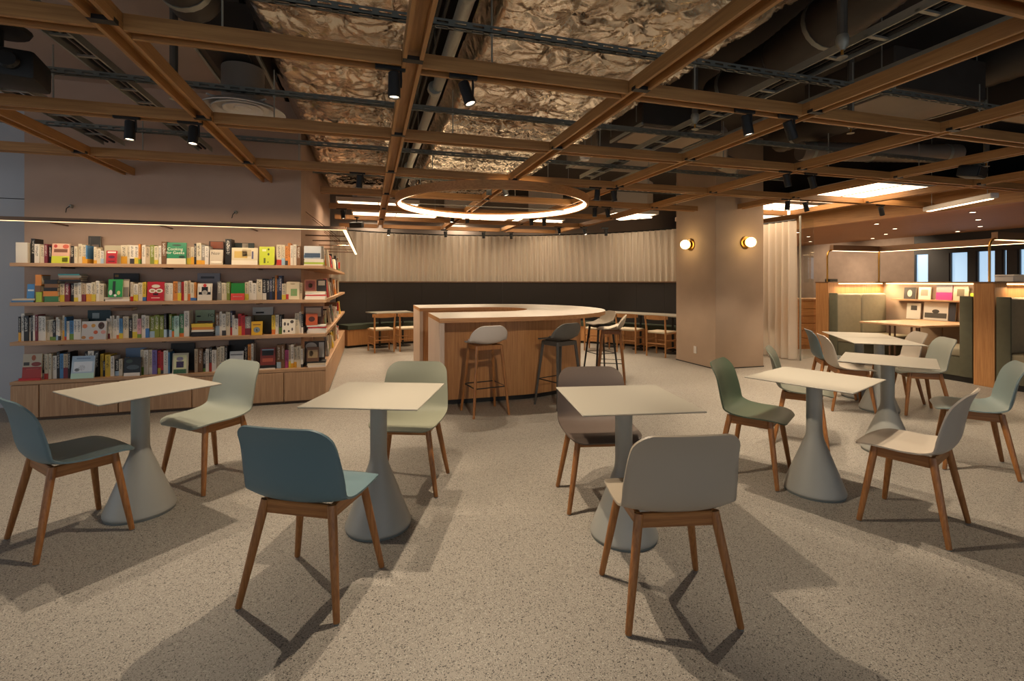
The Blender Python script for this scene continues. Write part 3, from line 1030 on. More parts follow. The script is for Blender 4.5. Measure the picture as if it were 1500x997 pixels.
# low cabinets: front row of units and side row
cuts = [-3.37, -3.14, -2.48, -1.82, -1.33, -.92, -.48]
nm = ['end', 'first wide', 'second wide', 'third', 'fourth', 'corner']
for i in range(6):
    x0, x1 = cuts[i], cuts[i + 1]
    t_ = thing('low_cabinet', ['low oak end cabinet at the window side of the bookcase', 'low oak cabinet with wide flat door below the chilli cookbook', 'low oak cabinet behind the table by the bookcase', 'low oak cabinet behind the pale sage chair', 'narrow low oak cabinet next to the bookcase corner unit', 'low oak corner cabinet turning into the passage'][i], 'cabinet', (x0, SY, 0))
    L = x1 - x0
    build(MB().box(0.001, L - .001, .02, WY - SY, .05, .355), 'carcass', 'oak_Z', t_)
    build(MB().box(0, L, 0.0, WY - SY, .36, .39), 'top', 'oak_X', t_)
    build(MB().box(0.001, L - .001, .05, WY - SY, 0, .05), 'plinth', 'bronze', t_)
    build(MB().rbox(.004, L - .004, 0.0, .02, .03, .352, .003, 1), 'door', 'oak_Z', t_)
ys = [WY + .001 + i * (SYE - WY) / 6 for i in range(7)]
for i in range(6):
    t_ = thing('low_cabinet', 'low oak side cabinet, %s from the bookcase corner along the passage' % ['first', 'second', 'third', 'fourth', 'fifth', 'sixth'][i], 'cabinet', (WXC, ys[i], 0), 0, 'side cabinets along the passage')
    L = ys[1] - ys[0]
    build(MB().box(.0, .28, .001, L - .001, .05, .355), 'carcass', 'oak_Z', t_)
    build(MB().box(0, .30, 0, L, .36, .39), 'top', 'oak_Y', t_)
    build(MB().rbox(.28, .30, .004, L - .004, .03, .352, .003, 1), 'door', 'oak_Z', t_)
    build(MB().box(0, .25, .001, L - .001, 0, .05), 'plinth', 'bronze', t_)
# light bar
LBX, LBY, LBZ = -.26, 5.62, 1.945
t_ = thing('light_bar', 'slim bronze light bar with glowing line along the bookcase front above its shelves', 'lamp', (0, 0, LBZ))
t2_ = thing('passage_light_bar', 'slim bronze light bar glowing along the passage side of the bookcase', 'lamp', (0, 0, LBZ))
build(MB().box(-4.4, LBX, LBY - .02, LBY + .02, 0, .035), 'front_profile', 'bronze', t_)
build(MB().box(LBX - .02, LBX + .02, LBY + .02, SYE, 0, .035), 'side_profile', 'bronze', t2_)
build(MB().box(-4.4, LBX - .02, LBY - .002, LBY + .012, -.004, 0), 'front_light_strip', 'led_soft', t_)
build(MB().box(LBX - .018, LBX + .014, LBY, SYE, -.008, 0), 'side_light_strip', 'led_warm', t2_)
for x in (-3.05, -2.1, -1.25):
    build(MB().tube([(x, LBY, .02), (x, WY - .002, .02)], .009, 6), 'bracket_arm', 'bronze', t_)
for y in (6.6, 7.4, 8.3, 9.2, 10.1):
    build(MB().tube([(WXC + .002, y, .02), (LBX, y, .02)], .009, 6), 'bracket_arm', 'bronze', t2_)
    build(MB().tube([(WXC + .004, y, .32), (LBX - .15, y, .03)], .004, 5), 'stay', 'bronze', t2_)
l = lamp('light_bar_glow', 'AREA', ((SX0 + LBX) / 2, LBY, LBZ - .012), 11, (1, .76, .5), shape='RECTANGLE', size=SX1 - SX0, size_y=.02)
aim(l, ((SX0 + LBX) / 2, 6.1, 1.0))
l = lamp('light_bar_glow', 'AREA', (LBX, (LBY + SYE) / 2, LBZ - .012), 14, (1, .76, .5), shape='RECTANGLE', size=.02, size_y=SYE - LBY)
l.rotation_euler = (0, R(-20), 0)
# picture-hook lamps on the wall above
for x in (-3.02, -1.47, -.35):
    if x < -.8:
        t_ = thing('wall_hook', 'small steel picture hook with wire on the plaster above the light bar', 'hook', (x, WY, 2.17), 0, 'hooks above the light bar')
        build(MB().lathe([(.02, 0), (.02, .012), (.01, .03)], 14, M=Matrix.Rotation(R(90), 3, 'X')), 'rosette', 'steel', t_)
        build(MB().tube([(0, -.03, 0), (-.02, -.05, -.03), (-.035, -.03, -.07)], .004, 6), 'wire', 'steel_dark', t_)

# ------------------------------------------------------------------ books
bk = MB().box(-.5, .5, -.5, .5, 0, 1, 0)
bk = MB()
bk.box(-.5, -.44, -.5, .5, 0, 1, 0).box(.44, .5, -.5, .5, 0, 1, 0).box(-.44, .44, -.5, -.44, 0, 1, 0).box(-.44, .44, -.44, .47, .015, .985, 1)
BOOK = bk.mesh('book', ['book_cover', 'pages'], smooth=False)
fl = MB()
fl.box(-.5, .5, -.5, .5, 0, .1, 0).box(-.5, .5, -.5, .5, .9, 1, 0).box(-.47, .5, -.5, -.44, .1, .9, 0).box(-.47, .47, -.44, .47, .1, .9, 1)
FLATB = fl.mesh('book_flat', ['print', 'pages'], smooth=False)
fc = MB()
fc.box(-.5, .5, -.5, -.4, 0, 1, 0).box(-.5, .5, .4, .5, 0, 1, 0).box(-.5, -.47, -.4, .4, 0, 1, 0).box(-.47, .48, -.4, .4, .01, .99, 1)
FACEB = fc.mesh('book_face', ['print', 'pages'], smooth=False)
CN = {'white': '#e4ddcf', 'cream': '#d8cbb0', 'black': '#1d1a19', 'maroon': '#7a2430', 'red': '#c22c2e', 'orange': '#d98a3c', 'grey': '#8d8880', 'blue': '#4f86b4', 'navy': '#2b3352', 'green': '#3f7d4f', 'olive': '#7f8a34', 'yellow': '#dcb93a', 'pink': '#d39aa0', 'teal': '#3b7f86', 'beige': '#c3ae90', 'brown': '#7a5636', 'lime': '#a9c23a', 'magenta': '#b8467e', 'mint': '#b5d6c8', 'lavender': '#7d6cae'}
PAL = ['white'] * 9 + ['cream'] * 8 + ['beige'] * 3 + ['grey'] * 3 + ['black'] * 4 + ['maroon', 'red', 'orange', 'blue', 'navy', 'green', 'yellow', 'pink', 'teal', 'brown', 'olive']
DARK = ['black'] * 7 + ['white'] * 4 + ['cream'] * 3 + ['maroon', 'red', 'brown', 'navy', 'grey']
SHN = {3: 'top shelf', 2: 'middle shelf', 1: 'lowest shelf', 0: 'cabinet top'}
cT, sT = math.cos(YAW), math.sin(YAW)


def px2X(x, Y):
    k_ = (x - 750) / 704.0
    d = Y / (cT - k_ * sT)
    return d * (k_ * cT + sT)


def pxm(x, Y):
    k_ = (x - 750) / 704.0
    return 704 / (Y / (cT - k_ * sT))


def colr(o, name):
    c = lin(CN.get(name, name)); o.color = c


def book_obj(me, loc, dims, colname, label, rz=0, lean=0, group=None, tiltx=0):
    o = ob('book', me, None, loc)
    o.scale = dims
    o.rotation_euler = (tiltx, lean, rz)
    colr(o, colname)
    tag(o, label, 'book', group or 'books of the long bookcase')
    return o


rb = random.Random(21)


def spines(sh, xa, xb, near, pal=PAL, hmin=20, hmax=27, lean=0.0, wmean=5.6):
    Yf = 5.985
    x = xa
    while x < xb - 2.2:
        w_ = min(max(2.6, rb.gauss(wmean, 1.3)), xb - x)
        if xb - x - w_ < 2.4:
            w_ = xb - x
        X0, X1 = px2X(x, Yf), px2X(x + w_, Yf)
        s = pxm(x, Yf)
        h = rb.uniform(hmin, hmax) / s
        dep = rb.uniform(.12, .145)
        c_ = rb.choice(pal)
        if rb.random() < .42 and len(set(pal)) > 2:
            c_ = rb.choice(['white', 'cream', 'white', 'beige', 'cream', 'black'])
        th = X1 - X0 - .0012
        size = 'thin' if th < .026 else ('thick' if th > .043 else 'medium')
        tall = 'tall ' if h * s > hmin + .66 * (hmax - hmin) else ('short ' if h * s < hmin + .33 * (hmax - hmin) else '')
        lab = '%s%s %s spined book %s, %s' % (tall, size, c_, near, SHN[sh])
        book_obj(BOOK, ((X0 + X1) / 2, Yf + dep / 2 + rb.uniform(-.008, .014), ZS[sh] + .0005), (th, dep, h), c_, lab, lean=lean)
        x += w_


FO = []


def face(sh, xa, xb, hpx, col, label, prints=(), dz=0., Yf=5.95, th=.018, text=None, tilt=.09):
    X0, X1 = px2X(xa, Yf), px2X(xb, Yf)
    s = pxm((xa + xb) / 2, Yf)
    h = hpx / s
    o = ob('book', FACEB, None, ((X0 + X1) / 2, Yf + th / 2, ZS[sh] + dz + .0005))
    o.scale = (X1 - X0, th, h)
    o.rotation_euler = (-tilt, 0, 0)
    colr(o, col)
    tag(o, label, 'book', 'books shown cover out')
    for (u0, u1, v0, v1, c_, nm_) in prints:
        me = (ELL if nm_.endswith('*') else QUAD)
        p = ob(nm_.strip('*'), me, o, ((u0 + u1) / 2 - .5, -.5, (v0 + v1) / 2))
        p.scale = (u1 - u0, .06, v1 - v0)
        colr(p, c_)
    if text:
        for (tx, u, v, size, c_) in text:
            cu = bpy.data.curves.new('title', 'FONT'); cu.body = tx; cu.size = size / h; cu.align_x = 'CENTER'
            tmp = bpy.data.objects.new('tmp', cu); COL.objects.link(tmp)
            dg = bpy.context.evaluated_depsgraph_get()
            me = bpy.data.meshes.new_from_object(tmp.evaluated_get(dg))
            bpy.data.objects.remove(tmp)
            me.materials.clear(); me.materials.append(MATS['print'])
            q = ob('title_lettering', me, o, (u - .5, -.56, v))
            q.rotation_euler = (R(90), 0, 0)
            q.scale = (h / (X1 - X0), 1, 1)
            colr(q, c_)
    return o


QUAD = MB().box(-.5, .5, -.5, .5, -.5, .5).mesh('print_patch', 'print', smooth=False)
ELL = MB().lathe([(.5, -.5), (.5, .5)], 20, M=Matrix.Rotation(R(90), 3, 'X')).mesh('print_dot', 'print')


def stack(sh, xa, xb, items, near, dz=0., dep=.15, Yf=5.95):
    X0, X1 = px2X(xa, Yf), px2X(xb, Yf)
    z = ZS[sh] + dz + .0005
    n_ = len(items)
    for i, (c_, hpx) in enumerate(items):
        h = hpx / 140
        j = rb.uniform(-.006, .006)
        w_ = (X1 - X0) * rb.uniform(.9, 1.0)
        pos = 'lone' if n_ == 1 else ('bottom' if i == 0 else ('top' if i == n_ - 1 else ['second', 'third', 'fourth', 'fifth'][i - 1] + ' lowest'))
        o = book_obj(FLATB, ((X0 + X1) / 2 + j, Yf + dep / 2, z), (w_, dep, h), c_, '%s flat book, %s of pile %s, %s' % (c_, pos, near, SHN[sh]), rz=rb.uniform(-.04, .04))
        z += h + .0006
    return z - ZS[sh]


# ---- top shelf
o = face(3, 23, 40, 30, 'white', 'plain white slipcase at the window end of the top shelf', th=.14, tilt=0)
spines(3, 45, 51, 'beside the white slipcase', ['black'], 34, 37)
spines(3, 51.1, 74.5, 'between slipcase and peach cookbook', ['orange', 'cream', 'beige', 'maroon', 'white', 'magenta'], 25, 28)
face(3, 75, 101, 29, '#dcae94', 'peach illustrated cookbook with a lime band on the top shelf', [(0, 1, 0, .36, '#c8cf38', 'cover_band'), (.12, .88, .55, .72, '#7a4a34', 'cover_title'), (.1, .3, .78, .95, '#b8352f', 'cover_picture*'), (.6, .95, .74, .96, '#c7573f', 'cover_picture*'), (.6, .92, .06, .28, '#e3d9c0', 'cover_label')])
spines(3, 102, 128, 'between peach cookbook and leaning black volume', None or ['maroon', 'black', 'cream', 'blue', 'white', 'orange', 'cream'], 25, 29)
face(3, 129, 147, 41, 'black', 'tall black volume leaning behind small paperbacks on the top shelf', [(.3, .85, .5, .7, '#6e5c50', 'cover_picture'), (.1, .2, .05, .95, '#3c3836', 'cover_band')], Yf=6.15, tilt=.02)
spines(3, 137, 152, 'in front of the leaning black volume', ['white', 'black', 'cream'], 18, 26)
face(3, 152, 176, 27, '#b3a78a', 'khaki hardback behind a little red book on the top shelf', Yf=5.98)
face(3, 155, 171, 19, '#b3202c', 'little red book with white cover title on the top shelf', [(.12, .88, .82, .93, '#e8e0d4', 'cover_title'), (.2, .8, .4, .62, '#5c1b3d', 'cover_picture*'), (.2, .8, .12, .22, '#6c1420', 'cover_title')], Yf=5.925)
spines(3, 176.5, 206, 'right after the little red book', ['cream', 'white', 'orange', 'white', 'cream', 'grey'], 24, 30)
spines(3, 207, 236, 'before the green cookbook', ['cream', 'white', 'olive', 'cream', 'white', 'beige'], 23, 29)
spines(3, 236, 243.5, 'touching the green cookbook', ['black', 'brown'], 30, 34)
face(3, 244, 272, 32, '#1f7f56', 'green cookbook for geeks with cream foot band on the top shelf', [(0, 1, 0, .27, '#e2d8bf', 'cover_band'), (.25, .75, .84, .92, '#123b2b', 'cover_picture*'), (.62, .95, .28, .4, '#123b2b', 'cover_picture*')], text=[('Cooking', .42, .64, .042, '#e9e2cc'), ('for Geeks', .44, .47, .042, '#e9e2cc')])
spines(3, 273, 306, 'between green cookbook and cream noir paperback', ['pink', 'teal', 'yellow', 'white', 'cream', 'white', 'grey'], 25, 34)
face(3, 306, 328, 35, '#3b2418', 'dark photographic hardback behind the cream noir paperback', [(.1, .95, .7, .98, '#9a4a22', 'cover_picture')], Yf=6.15, tilt=.02)
face(3, 307, 326, 22, '#cdbfa9', 'cream paperback titled noir with a white swoosh on the top shelf', [(.05, .95, .1, .24, '#efe8da', 'cover_picture*')], text=[('Noir', .45, .66, .045, '#3a2a22')], Yf=5.935)
spines(3, 330, 339, 'beside the map covered album', ['white', 'black'], 34, 38)
face(3, 343, 372, 33, '#2f3a34', 'dark green album half hidden behind the map cover', [(.4, .7, .7, .98, '#b9aa94', 'cover_picture')], Yf=6.15, tilt=.02)
face(3, 339, 377, 25, '#d6c8a8', 'wide cream album with a pale street map cover', [(0, 1, 0, .26, '#e6ddca', 'cover_band'), (.1, .6, .4, .8, '#c9a95c', 'cover_picture'), (.4, .75, .5, .9, '#b7a37e', 'cover_picture'), (.77, .84, .35, .8, '#5b5a78', 'cover_picture')], Yf=5.93)
face(3, 379.5, 401.5, 27, '#c3cf35', 'bright lime yellow book with small dark marks on the top shelf', [(.55, .68, .8, .92, '#4c5a1c', 'cover_picture*'), (.55, .68, .52, .66, '#4c5a1c', 'cover_picture*'), (.3, .42, .1, .38, '#5e6a24', 'cover_title'), (.2, .45, .75, .86, '#e6e3b4', 'cover_title'), (.55, .62, .12, .2, '#4c5a1c', 'cover_picture*')])
spines(3, 405, 440, 'between lime book and corner pile', ['orange', 'brown', 'white', 'cream', 'cream', 'white', 'maroon'], 26, 33)
zt = stack(3, 444, 474, [('white', 2.2), ('lime', 3.0), ('white', 2.6), ('white', 2.4)], 'at the corner')
face(3, 445, 470, 19, '#b7bcc0', 'landscape album with a blue hill cover atop the corner pile', [(0.04, .96, .1, .45, '#2b4560', 'cover_picture'), (.0, .55, .08, .3, '#4f7390', 'cover_picture')], dz=zt, tilt=.14)
# ---- middle shelf
z1 = stack(2, 16, 50, [('blue', 2.4), ('cream', 2.4)], 'at the window end')
face(2, 39, 50, 21, '#4f8fc9', 'sky blue cover standing at the window end of the middle shelf', [(.1, .9, .5, .62, '#d9e6ee', 'cover_title')], dz=z1, Yf=6.0)
stack(2, 51, 60.6, [('lime', 14), ('brown', 9), ('orange', 15)], 'of small boxed volumes')
z2 = stack(2, 63.2, 84.5, [('green', 8), ('orange', 7), ('black', 5), ('brown', 5), ('black', 6)], 'beside the boxed volumes')
spines(2, 88, 134, 'beneath the flat books', ['white', 'navy', 'red', 'white', 'cream', 'white', 'orange', 'maroon', 'cream'], 26, 28)
stack(2, 84, 118, [('black', 2.6), ('brown', 2.6), ('grey', 3), ('teal', 2.2)], 'lying across the upright row', dz=29 / 140)
spines(2, 134, 152, 'left of the leafy green book', ['red', 'white', 'cream', 'white'], 25, 31)
face(2, 166, 203, 40, 'black', 'large black atlas behind the leafy green book', [(.05, .2, .86, .95, '#8a6a2c', 'cover_title')], Yf=6.15, tilt=.02)
z3 = stack(2, 152, 190, [('white', 3.2), ('cream', 2.8)], 'under the leafy green book')
face(2, 158, 179, 26, '#2f9a4e', 'leafy green book with white flowers standing on flat books', [(.3, .5, .15, .9, '#1f3a2b', 'cover_title'), (.05, .3, .1, .4, '#e7e0dc', 'cover_picture*'), (.62, .85, .12, .35, '#d8cf8e', 'cover_picture*'), (.4, .6, .02, .16, '#e9e4dd', 'cover_picture*')], dz=z3, Yf=5.94)
face(2, 180, 188, 26, '#8b7f72', 'grey taupe paperback standing beside the leafy green book', [(0, 1, .55, .9, '#c9bca6', 'cover_label')], dz=z3, Yf=5.96)
spines(2, 191, 214, 'between leafy green book and red plate book', ['mint', 'red', 'orange', 'cream', 'white', 'yellow'], 25, 29)
face(2, 215, 240, 28, '#b71c2c', 'red cookbook with white plates on the cover', [(.1, .5, .42, .64, '#e9e2d2', 'cover_picture*'), (.5, .92, .42, .64, '#e9e2d2', 'cover_picture*'), (.25, .75, .68, .86, '#d9d0bd', 'cover_picture*'), (.35, .65, .3, .4, '#3c1216', 'cover_title'), (.25, .75, .14, .18, '#e2b7a8', 'cover_title'), (.58, .82, .47, .58, '#7b7a3c', 'cover_picture*'), (.2, .42, .47, .58, '#b08a4c', 'cover_picture*')])
spines(2, 241, 287.5, 'between red plate book and crane cover', ['pink', 'white', 'red', 'cream', 'white', 'grey', 'white', 'mint', 'orange'], 24, 29)
face(2, 289, 322, 39, '#85858b', 'large grey magazine behind the black crane cover', [(.15, .75, .8, .88, '#45464c', 'cover_title')], Yf=6.15, tilt=.02)
face(2, 289, 310, 25, '#ddd3c3', 'pale cover with black cranes and a red dot', [(.08, .92, .34, .8, '#17161a', 'cover_picture'), (.38, .62, .78, .98, '#c2352f', 'cover_picture*'), (.3, .7, .3, .6, '#e9e0d2', 'cover_picture*'), (.1, .28, .5, .95, '#e9e0d2', 'cover_picture'), (.72, .9, .5, .95, '#e9e0d2', 'cover_picture')], Yf=5.935)
spines(2, 318, 337, 'left of the green and red book', ['cream', 'olive', 'white', 'grey', 'blue'], 24, 28)
face(2, 338, 358, 25, '#1c7a2c', 'plain green book with a red lower third', [(0, 1, 0, .39, '#d8453c', 'cover_band'), (.15, .85, .18, .24, '#e89a8c', 'cover_title')])
spines(2, 359, 384, 'right after the green and red book', ['white', 'maroon', 'cream', 'white', 'cream'], 23, 31)
spines(2, 384, 413, 'among dark spines near the apple jar book', ['navy', 'white', 'black', 'orange', 'navy', 'grey', 'beige'], 30, 36, wmean=4.2)
spines(2, 413, 419, 'left of the apple jar book', ['cream'], 23, 25)
face(2, 419, 438, 26, '#d9c9a8', 'cream boxed book with a small red apple picture', [(.35, .85, .2, .6, '#7d9a62', 'cover_picture'), (.48, .72, .28, .5, '#d2452a', 'cover_picture*'), (.0, .2, .02, .3, '#b32f2f', 'cover_label'), (.3, .7, .84, .92, '#b09a78', 'cover_title*')], th=.035)
spines(2, 438.5, 443, 'right of the apple jar book', ['beige'], 24, 26)
z4 = stack(2, 446, 478, [('white', 2.8), ('white', 2.6), ('red', 2.0), ('white', 2.8), ('cream', 2.4)], 'at the corner')
face(2, 446, 463, 17, '#8d5a42', 'reddish photo book propped on the corner pile', [(.1, .9, .12, .9, '#6c2f26', 'cover_picture'), (.3, .7, .3, .7, '#c9a98c', 'cover_picture*')], dz=z4)
face(2, 464, 478, 17, '#2c2724', 'dark small album propped on the middle shelf corner pile', [(.15, .85, .5, .9, '#a89a88', 'cover_picture')], dz=z4, Yf=5.98)
# ---- lowest shelf
spines(1, 26, 42, 'at the window end', ['black', 'black', 'white'], 36, 41, lean=.0)
spines(1, 42, 72, 'after the black folders', ['white', 'black', 'black', 'olive', 'cream', 'maroon'], 30, 39, wmean=4.2)
spines(1, 72, 119, 'left of the sweets cover', ['cream', 'white', 'white', 'cream', 'blue', 'white', 'yellow', 'grey'], 27, 37, wmean=4.6)
face(1, 128, 162, 40, '#14363b', 'dark teal hardback behind the sweets cover', [(.2, .5, .7, .9, '#9aa6a4', 'cover_title')], Yf=6.15, tilt=.02)
face(1, 119, 155, 27, '#b9b7b6', 'pale grey book of sweets with small round cakes on the cover', [(.02, .22, .62, .86, '#c07046', 'cover_picture*'), (.38, .55, .66, .86, '#b98a3c', 'cover_picture*'), (.66, .92, .56, .95, '#4a2c20', 'cover_picture*'), (.72, .86, .65, .86, '#e7e0d0', 'cover_picture*'), (.48, .66, .3, .5, '#b9552e', 'cover_picture*'), (.78, .98, .3, .5, '#c58a80', 'cover_picture*'), (.3, .5, .02, .18, '#c77a4a', 'cover_picture*'), (.0, .18, .05, .22, '#a5763e', 'cover_picture*')], Yf=5.93)
spines(1, 156, 180, 'right of the sweets cover', ['white', 'blue', 'cream', 'red', 'white', 'white'], 27, 35, wmean=4.4)
spines(1, 180, 207, 'under the flat brown book', ['black', 'pink', 'white', 'maroon', 'cream'], 28, 37)
stack(1, 160, 192, [('brown', 4)], 'lying across the row', dz=39 / 134)
spines(1, 207, 244, 'left of the blue spine', ['white', 'black', 'olive', 'white', 'cream', 'cream'], 30, 38)
spines(1, 247, 277, 'left of the piled paperbacks', ['cream', 'beige', 'blue', 'mint', 'green', 'olive', 'white'], 28, 38)
face(1, 286, 314, 36, '#9db596', 'pale green cover with large dark letters behind the piled paperbacks', [(.05, .3, .72, .78, '#22302a', 'cover_picture*'), (.1, .9, .5, .56, '#7a4a34', 'cover_picture')], text=[('FO', .82, .72, .05, '#22302a')], Yf=6.15, tilt=.02)
stack(1, 279, 313, [('black', 3.4), ('black', 3.6), ('white', 3.0), ('orange', 4.0), ('yellow', 5.0)], 'before the pale green cover')
spines(1, 315, 340, 'right of the piled paperbacks', ['navy', 'white', 'red', 'black', 'yellow', 'brown'], 28, 36)
spines(1, 340, 368, 'left of the yellow record book', ['red', 'white', 'cream', 'white', 'black', 'grey'], 24, 33)
face(1, 370, 400, 38, '#4a4524', 'olive landscape photo book behind the little yellow book', [(0, 1, .7, 1, '#a9a9a4', 'cover_picture'), (.15, .55, .76, .82, '#2b2a26', 'cover_title')], Yf=6.15, tilt=.02)
face(1, 368, 384, 20, '#d9a61f', 'little yellow book with a silver disc', [(.2, .8, .18, .58, '#7d8a8c', 'cover_picture*'), (.4, .6, .3, .45, '#c9cdcb', 'cover_picture*'), (.15, .85, .72, .8, '#8a5a14', 'cover_title')], Yf=5.93)
spines(1, 398, 413, 'left of the doodle cover', ['blue', 'white', 'yellow'], 24, 29)
face(1, 413, 432, 22, '#e2d8c4', 'cream cover filled with tiny black doodles', [(.1, .25, .1, .3, '#3a3430', 'cover_picture*'), (.4, .52, .55, .75, '#3a3430', 'cover_picture*'), (.62, .9, .7, .92, '#4c443c', 'cover_picture*'), (.45, .6, .12, .26, '#4c443c', 'cover_picture*'), (.72, .85, .2, .42, '#5a5048', 'cover_picture*'), (.12, .3, .55, .8, '#5a5048', 'cover_picture*')])
spines(1, 432, 444, 'right of the doodle cover', ['red', 'black', 'white'], 26, 33)
z5 = stack(1, 449, 478, [('white', 2.4), ('white', 2.6), ('white', 2.8), ('red', 2.4), ('white', 2.4)], 'at the corner')
face(1, 445, 473, 37, '#5b3a2a', 'brown photo album behind the corner pile of the lowest shelf', [(.1, .9, .6, .95, '#b9a48e', 'cover_picture')], Yf=6.15, tilt=.02)
face(1, 448, 465, 17, '#c0582c', 'orange cover with a dark bowl propped on the corner pile', [(.22, .78, .3, .75, '#4b2417', 'cover_picture*')], dz=z5)
# ---- cabinet top
z6 = stack(0, 26, 60, [('red', 3.2)], 'under the chilli cookbook')
face(0, 32, 60, 35, '#c3b49a', 'cookbook with red chillies over a brick red lower half', [(0, 1, 0, .46, '#a12a22', 'cover_band'), (.45, .98, .48, .66, '#8a2f22', 'cover_picture*'), (.45, .68, .72, .95, '#a5562c', 'cover_picture*'), (.05, .35, .52, .66, '#3a3128', 'cover_title'), (.2, .85, .36, .4, '#d9786a', 'cover_title')], dz=z6)
spines(0, 61, 82, 'right of the chilli cookbook', ['white', 'white', 'cream', 'black'], 33, 38)
spines(0, 82, 103, 'left of the mountain cover', ['black', 'white', 'blue', 'cream', 'beige'], 34, 40)
face(0, 103, 137, 33, '#a9bfd0', 'pale blue book with a violet mountain cover leaning in front', [(0, 1, 0, .24, '#b5d6c4', 'cover_band'), (.1, .9, .3, .74, '#cfd8e2', 'cover_picture'), (.3, .6, .34, .6, '#5c3a58', 'cover_picture*'), (.14, .36, .32, .46, '#34566c', 'cover_picture*'), (.2, .8, .86, .91, '#7f93ad', 'cover_title')], Yf=5.915, tilt=.16)
spines(0, 124, 145, 'behind the mountain cover', ['black', 'white', 'black'], 36, 39)
spines(0, 146, 180, 'right of the mountain cover', ['cream', 'beige', 'white', 'yellow', 'cream'], 22, 36)
face(0, 184, 214, 36, '#6d86a4', 'steel blue book behind the dark car cover', Yf=6.15, tilt=.02)
face(0, 181, 206, 27, '#1c2228', 'dark cover with white foot band leaning on the cabinet', [(0, .95, .0, .18, '#dcd6cc', 'cover_band'), (.15, .9, .35, .6, '#46525a', 'cover_picture*'), (.1, .5, .7, .9, '#3a4a44', 'cover_picture*')], Yf=5.93)
spines(0, 206, 249, 'between dark cover and framed vineyard book', ['lavender', 'yellow', 'white', 'maroon', 'white', 'grey', 'white', 'blue', 'red', 'orange'], 31, 37)
face(0, 250, 285, 40, '#191412', 'big black volume behind the framed vineyard book', Yf=6.15, tilt=.02)
face(0, 252, 275, 30, '#b9b29c', 'framed vineyard cover in white, purple and green', [(.08, .9, .1, .9, '#d6d6a8', 'cover_picture'), (.25, .72, .3, .6, '#3b2c50', 'cover_picture'), (.08, .9, .02, .22, '#3f6a45', 'cover_band'), (.25, .7, .62, .82, '#9a8fb8', 'cover_picture*')], Yf=5.93)
spines(0, 285, 333, 'right of the framed vineyard book', ['lavender', 'black', 'white', 'brown', 'cream', 'grey', 'white', 'black'], 29, 37)
face(0, 335, 372, 40, '#211815', 'large dark folio behind the dessert cover', Yf=6.15, tilt=.02)
face(0, 336, 356, 29, '#b5b8ba', 'silver cover with an orange dessert', [(.1, .9, .15, .55, '#d8cdbd', 'cover_picture*'), (.2, .8, .2, .5, '#b8552a', 'cover_picture*'), (.05, .95, .8, .86, '#6e6f74', 'cover_title')], Yf=5.93)
spines(0, 357, 371, 'between dessert cover and canyon cover', ['black', 'black', 'olive', 'black', 'orange'], 30, 39)
z7 = stack(0, 372, 404, [('white', 2.2), ('black', 4.2)], 'under the canyon cover')
face(0, 381, 403, 25, '#7a2f26', 'canyon cover in red and black standing on flat books', [(.12, .88, .56, .86, '#161416', 'cover_picture'), (.1, .9, .86, .93, '#8fa3b4', 'cover_title'), (.15, .85, .2, .4, '#a8513c', 'cover_picture')], dz=z7)
spines(0, 405, 417, 'right of the canyon cover', ['beige', 'brown'], 34, 38)
spines(0, 417, 444, 'between canyon cover and corner albums', ['maroon', 'white', 'magenta', 'pink', 'black', 'white', 'beige'], 26, 35, wmean=4.2)
z8 = stack(0, 449, 478, [('white', 3.4), ('cream', 3.2), ('black', 2.4)], 'at the corner')
face(0, 446, 476, 34, '#3a2c24', 'dark album with a silver arch behind the corner pile', [(.05, .6, .62, .95, '#b7b4ae', 'cover_picture*'), (.7, .95, .3, .95, '#cfcac0', 'cover_picture')], Yf=6.15, tilt=.02)
face(0, 449, 467, 21, '#6b4a32', 'brown illustrated cover propped on the cabinet corner', [(.1, .9, .25, .8, '#a58a62', 'cover_picture'), (.2, .55, .35, .75, '#3b2a1e', 'cover_picture*')], dz=z8)
# ---- books along the passage side (spines look into the passage)
for sh in range(4):
    y = 6.32
    while y < 9.7:
        th = rb.uniform(.05, .10)
        h = rb.uniform(.17, .27)
        c_ = rb.choice(['white', 'cream', 'beige', 'white', 'orange', 'black', 'red', 'brown', 'grey', 'yellow', 'cream'])
        fo = rb.random() < .35
        dep = rb.uniform(.16, .2)
        if fo:
            o = ob('book', FACEB, None, (SX1 - .05, y + .1, ZS[sh] + .0005))
            o.scale = (.2, .03, h); o.rotation_euler = (-.12, 0, R(90)); colr(o, c_)
            tag(o, '%s book shown cover out along the passage on the %s' % (c_, SHN[sh]), 'book', 'books along the passage')
            p = ob('cover_picture', QUAD, o, (0, -.5, .55)); p.scale = (.6, .06, .4); colr(p, rb.choice(['brown', 'navy', 'red', 'white', 'green']))
            y += .34
        else:
            o = ob('book', BOOK, None, (SX1 - .06 - dep / 2, y + th / 2, ZS[sh] + .0005))
            o.scale = (th, dep, h); o.rotation_euler = (0, 0, R(90)); colr(o, c_)
            tag(o, '%s spined book facing the passage on the %s' % (c_, SHN[sh]), 'book', 'books along the passage')
            y += th + rb.choice([.002, .06, .22, .4])

# ================================================================== BAR COUNTER
bar = thing('bar_counter', 'large horseshoe bar counter with pale top and oak panelled sides', 'bar counter')


def ushape(off_o, off_i, x0, n=40):
    Ro, ri = 1.55 - off_o, .53 + off_i
    pts = [(x0, BCY - Ro), (BCX, BCY - Ro)]
    pts += [(BCX + Ro * math.cos(R(q)), BCY + Ro * math.sin(R(q))) for q in np.linspace(-90, 90, n)[1:]]
    pts += [(x0, BCY + Ro), (x0, BCY + ri)]
    pts += [(BCX - .05 + ri * math.cos(R(q)), BCY + ri * math.sin(R(q))) for q in np.linspace(90, -90, n)]
    pts += [(x0, BCY - ri)]
    return pts


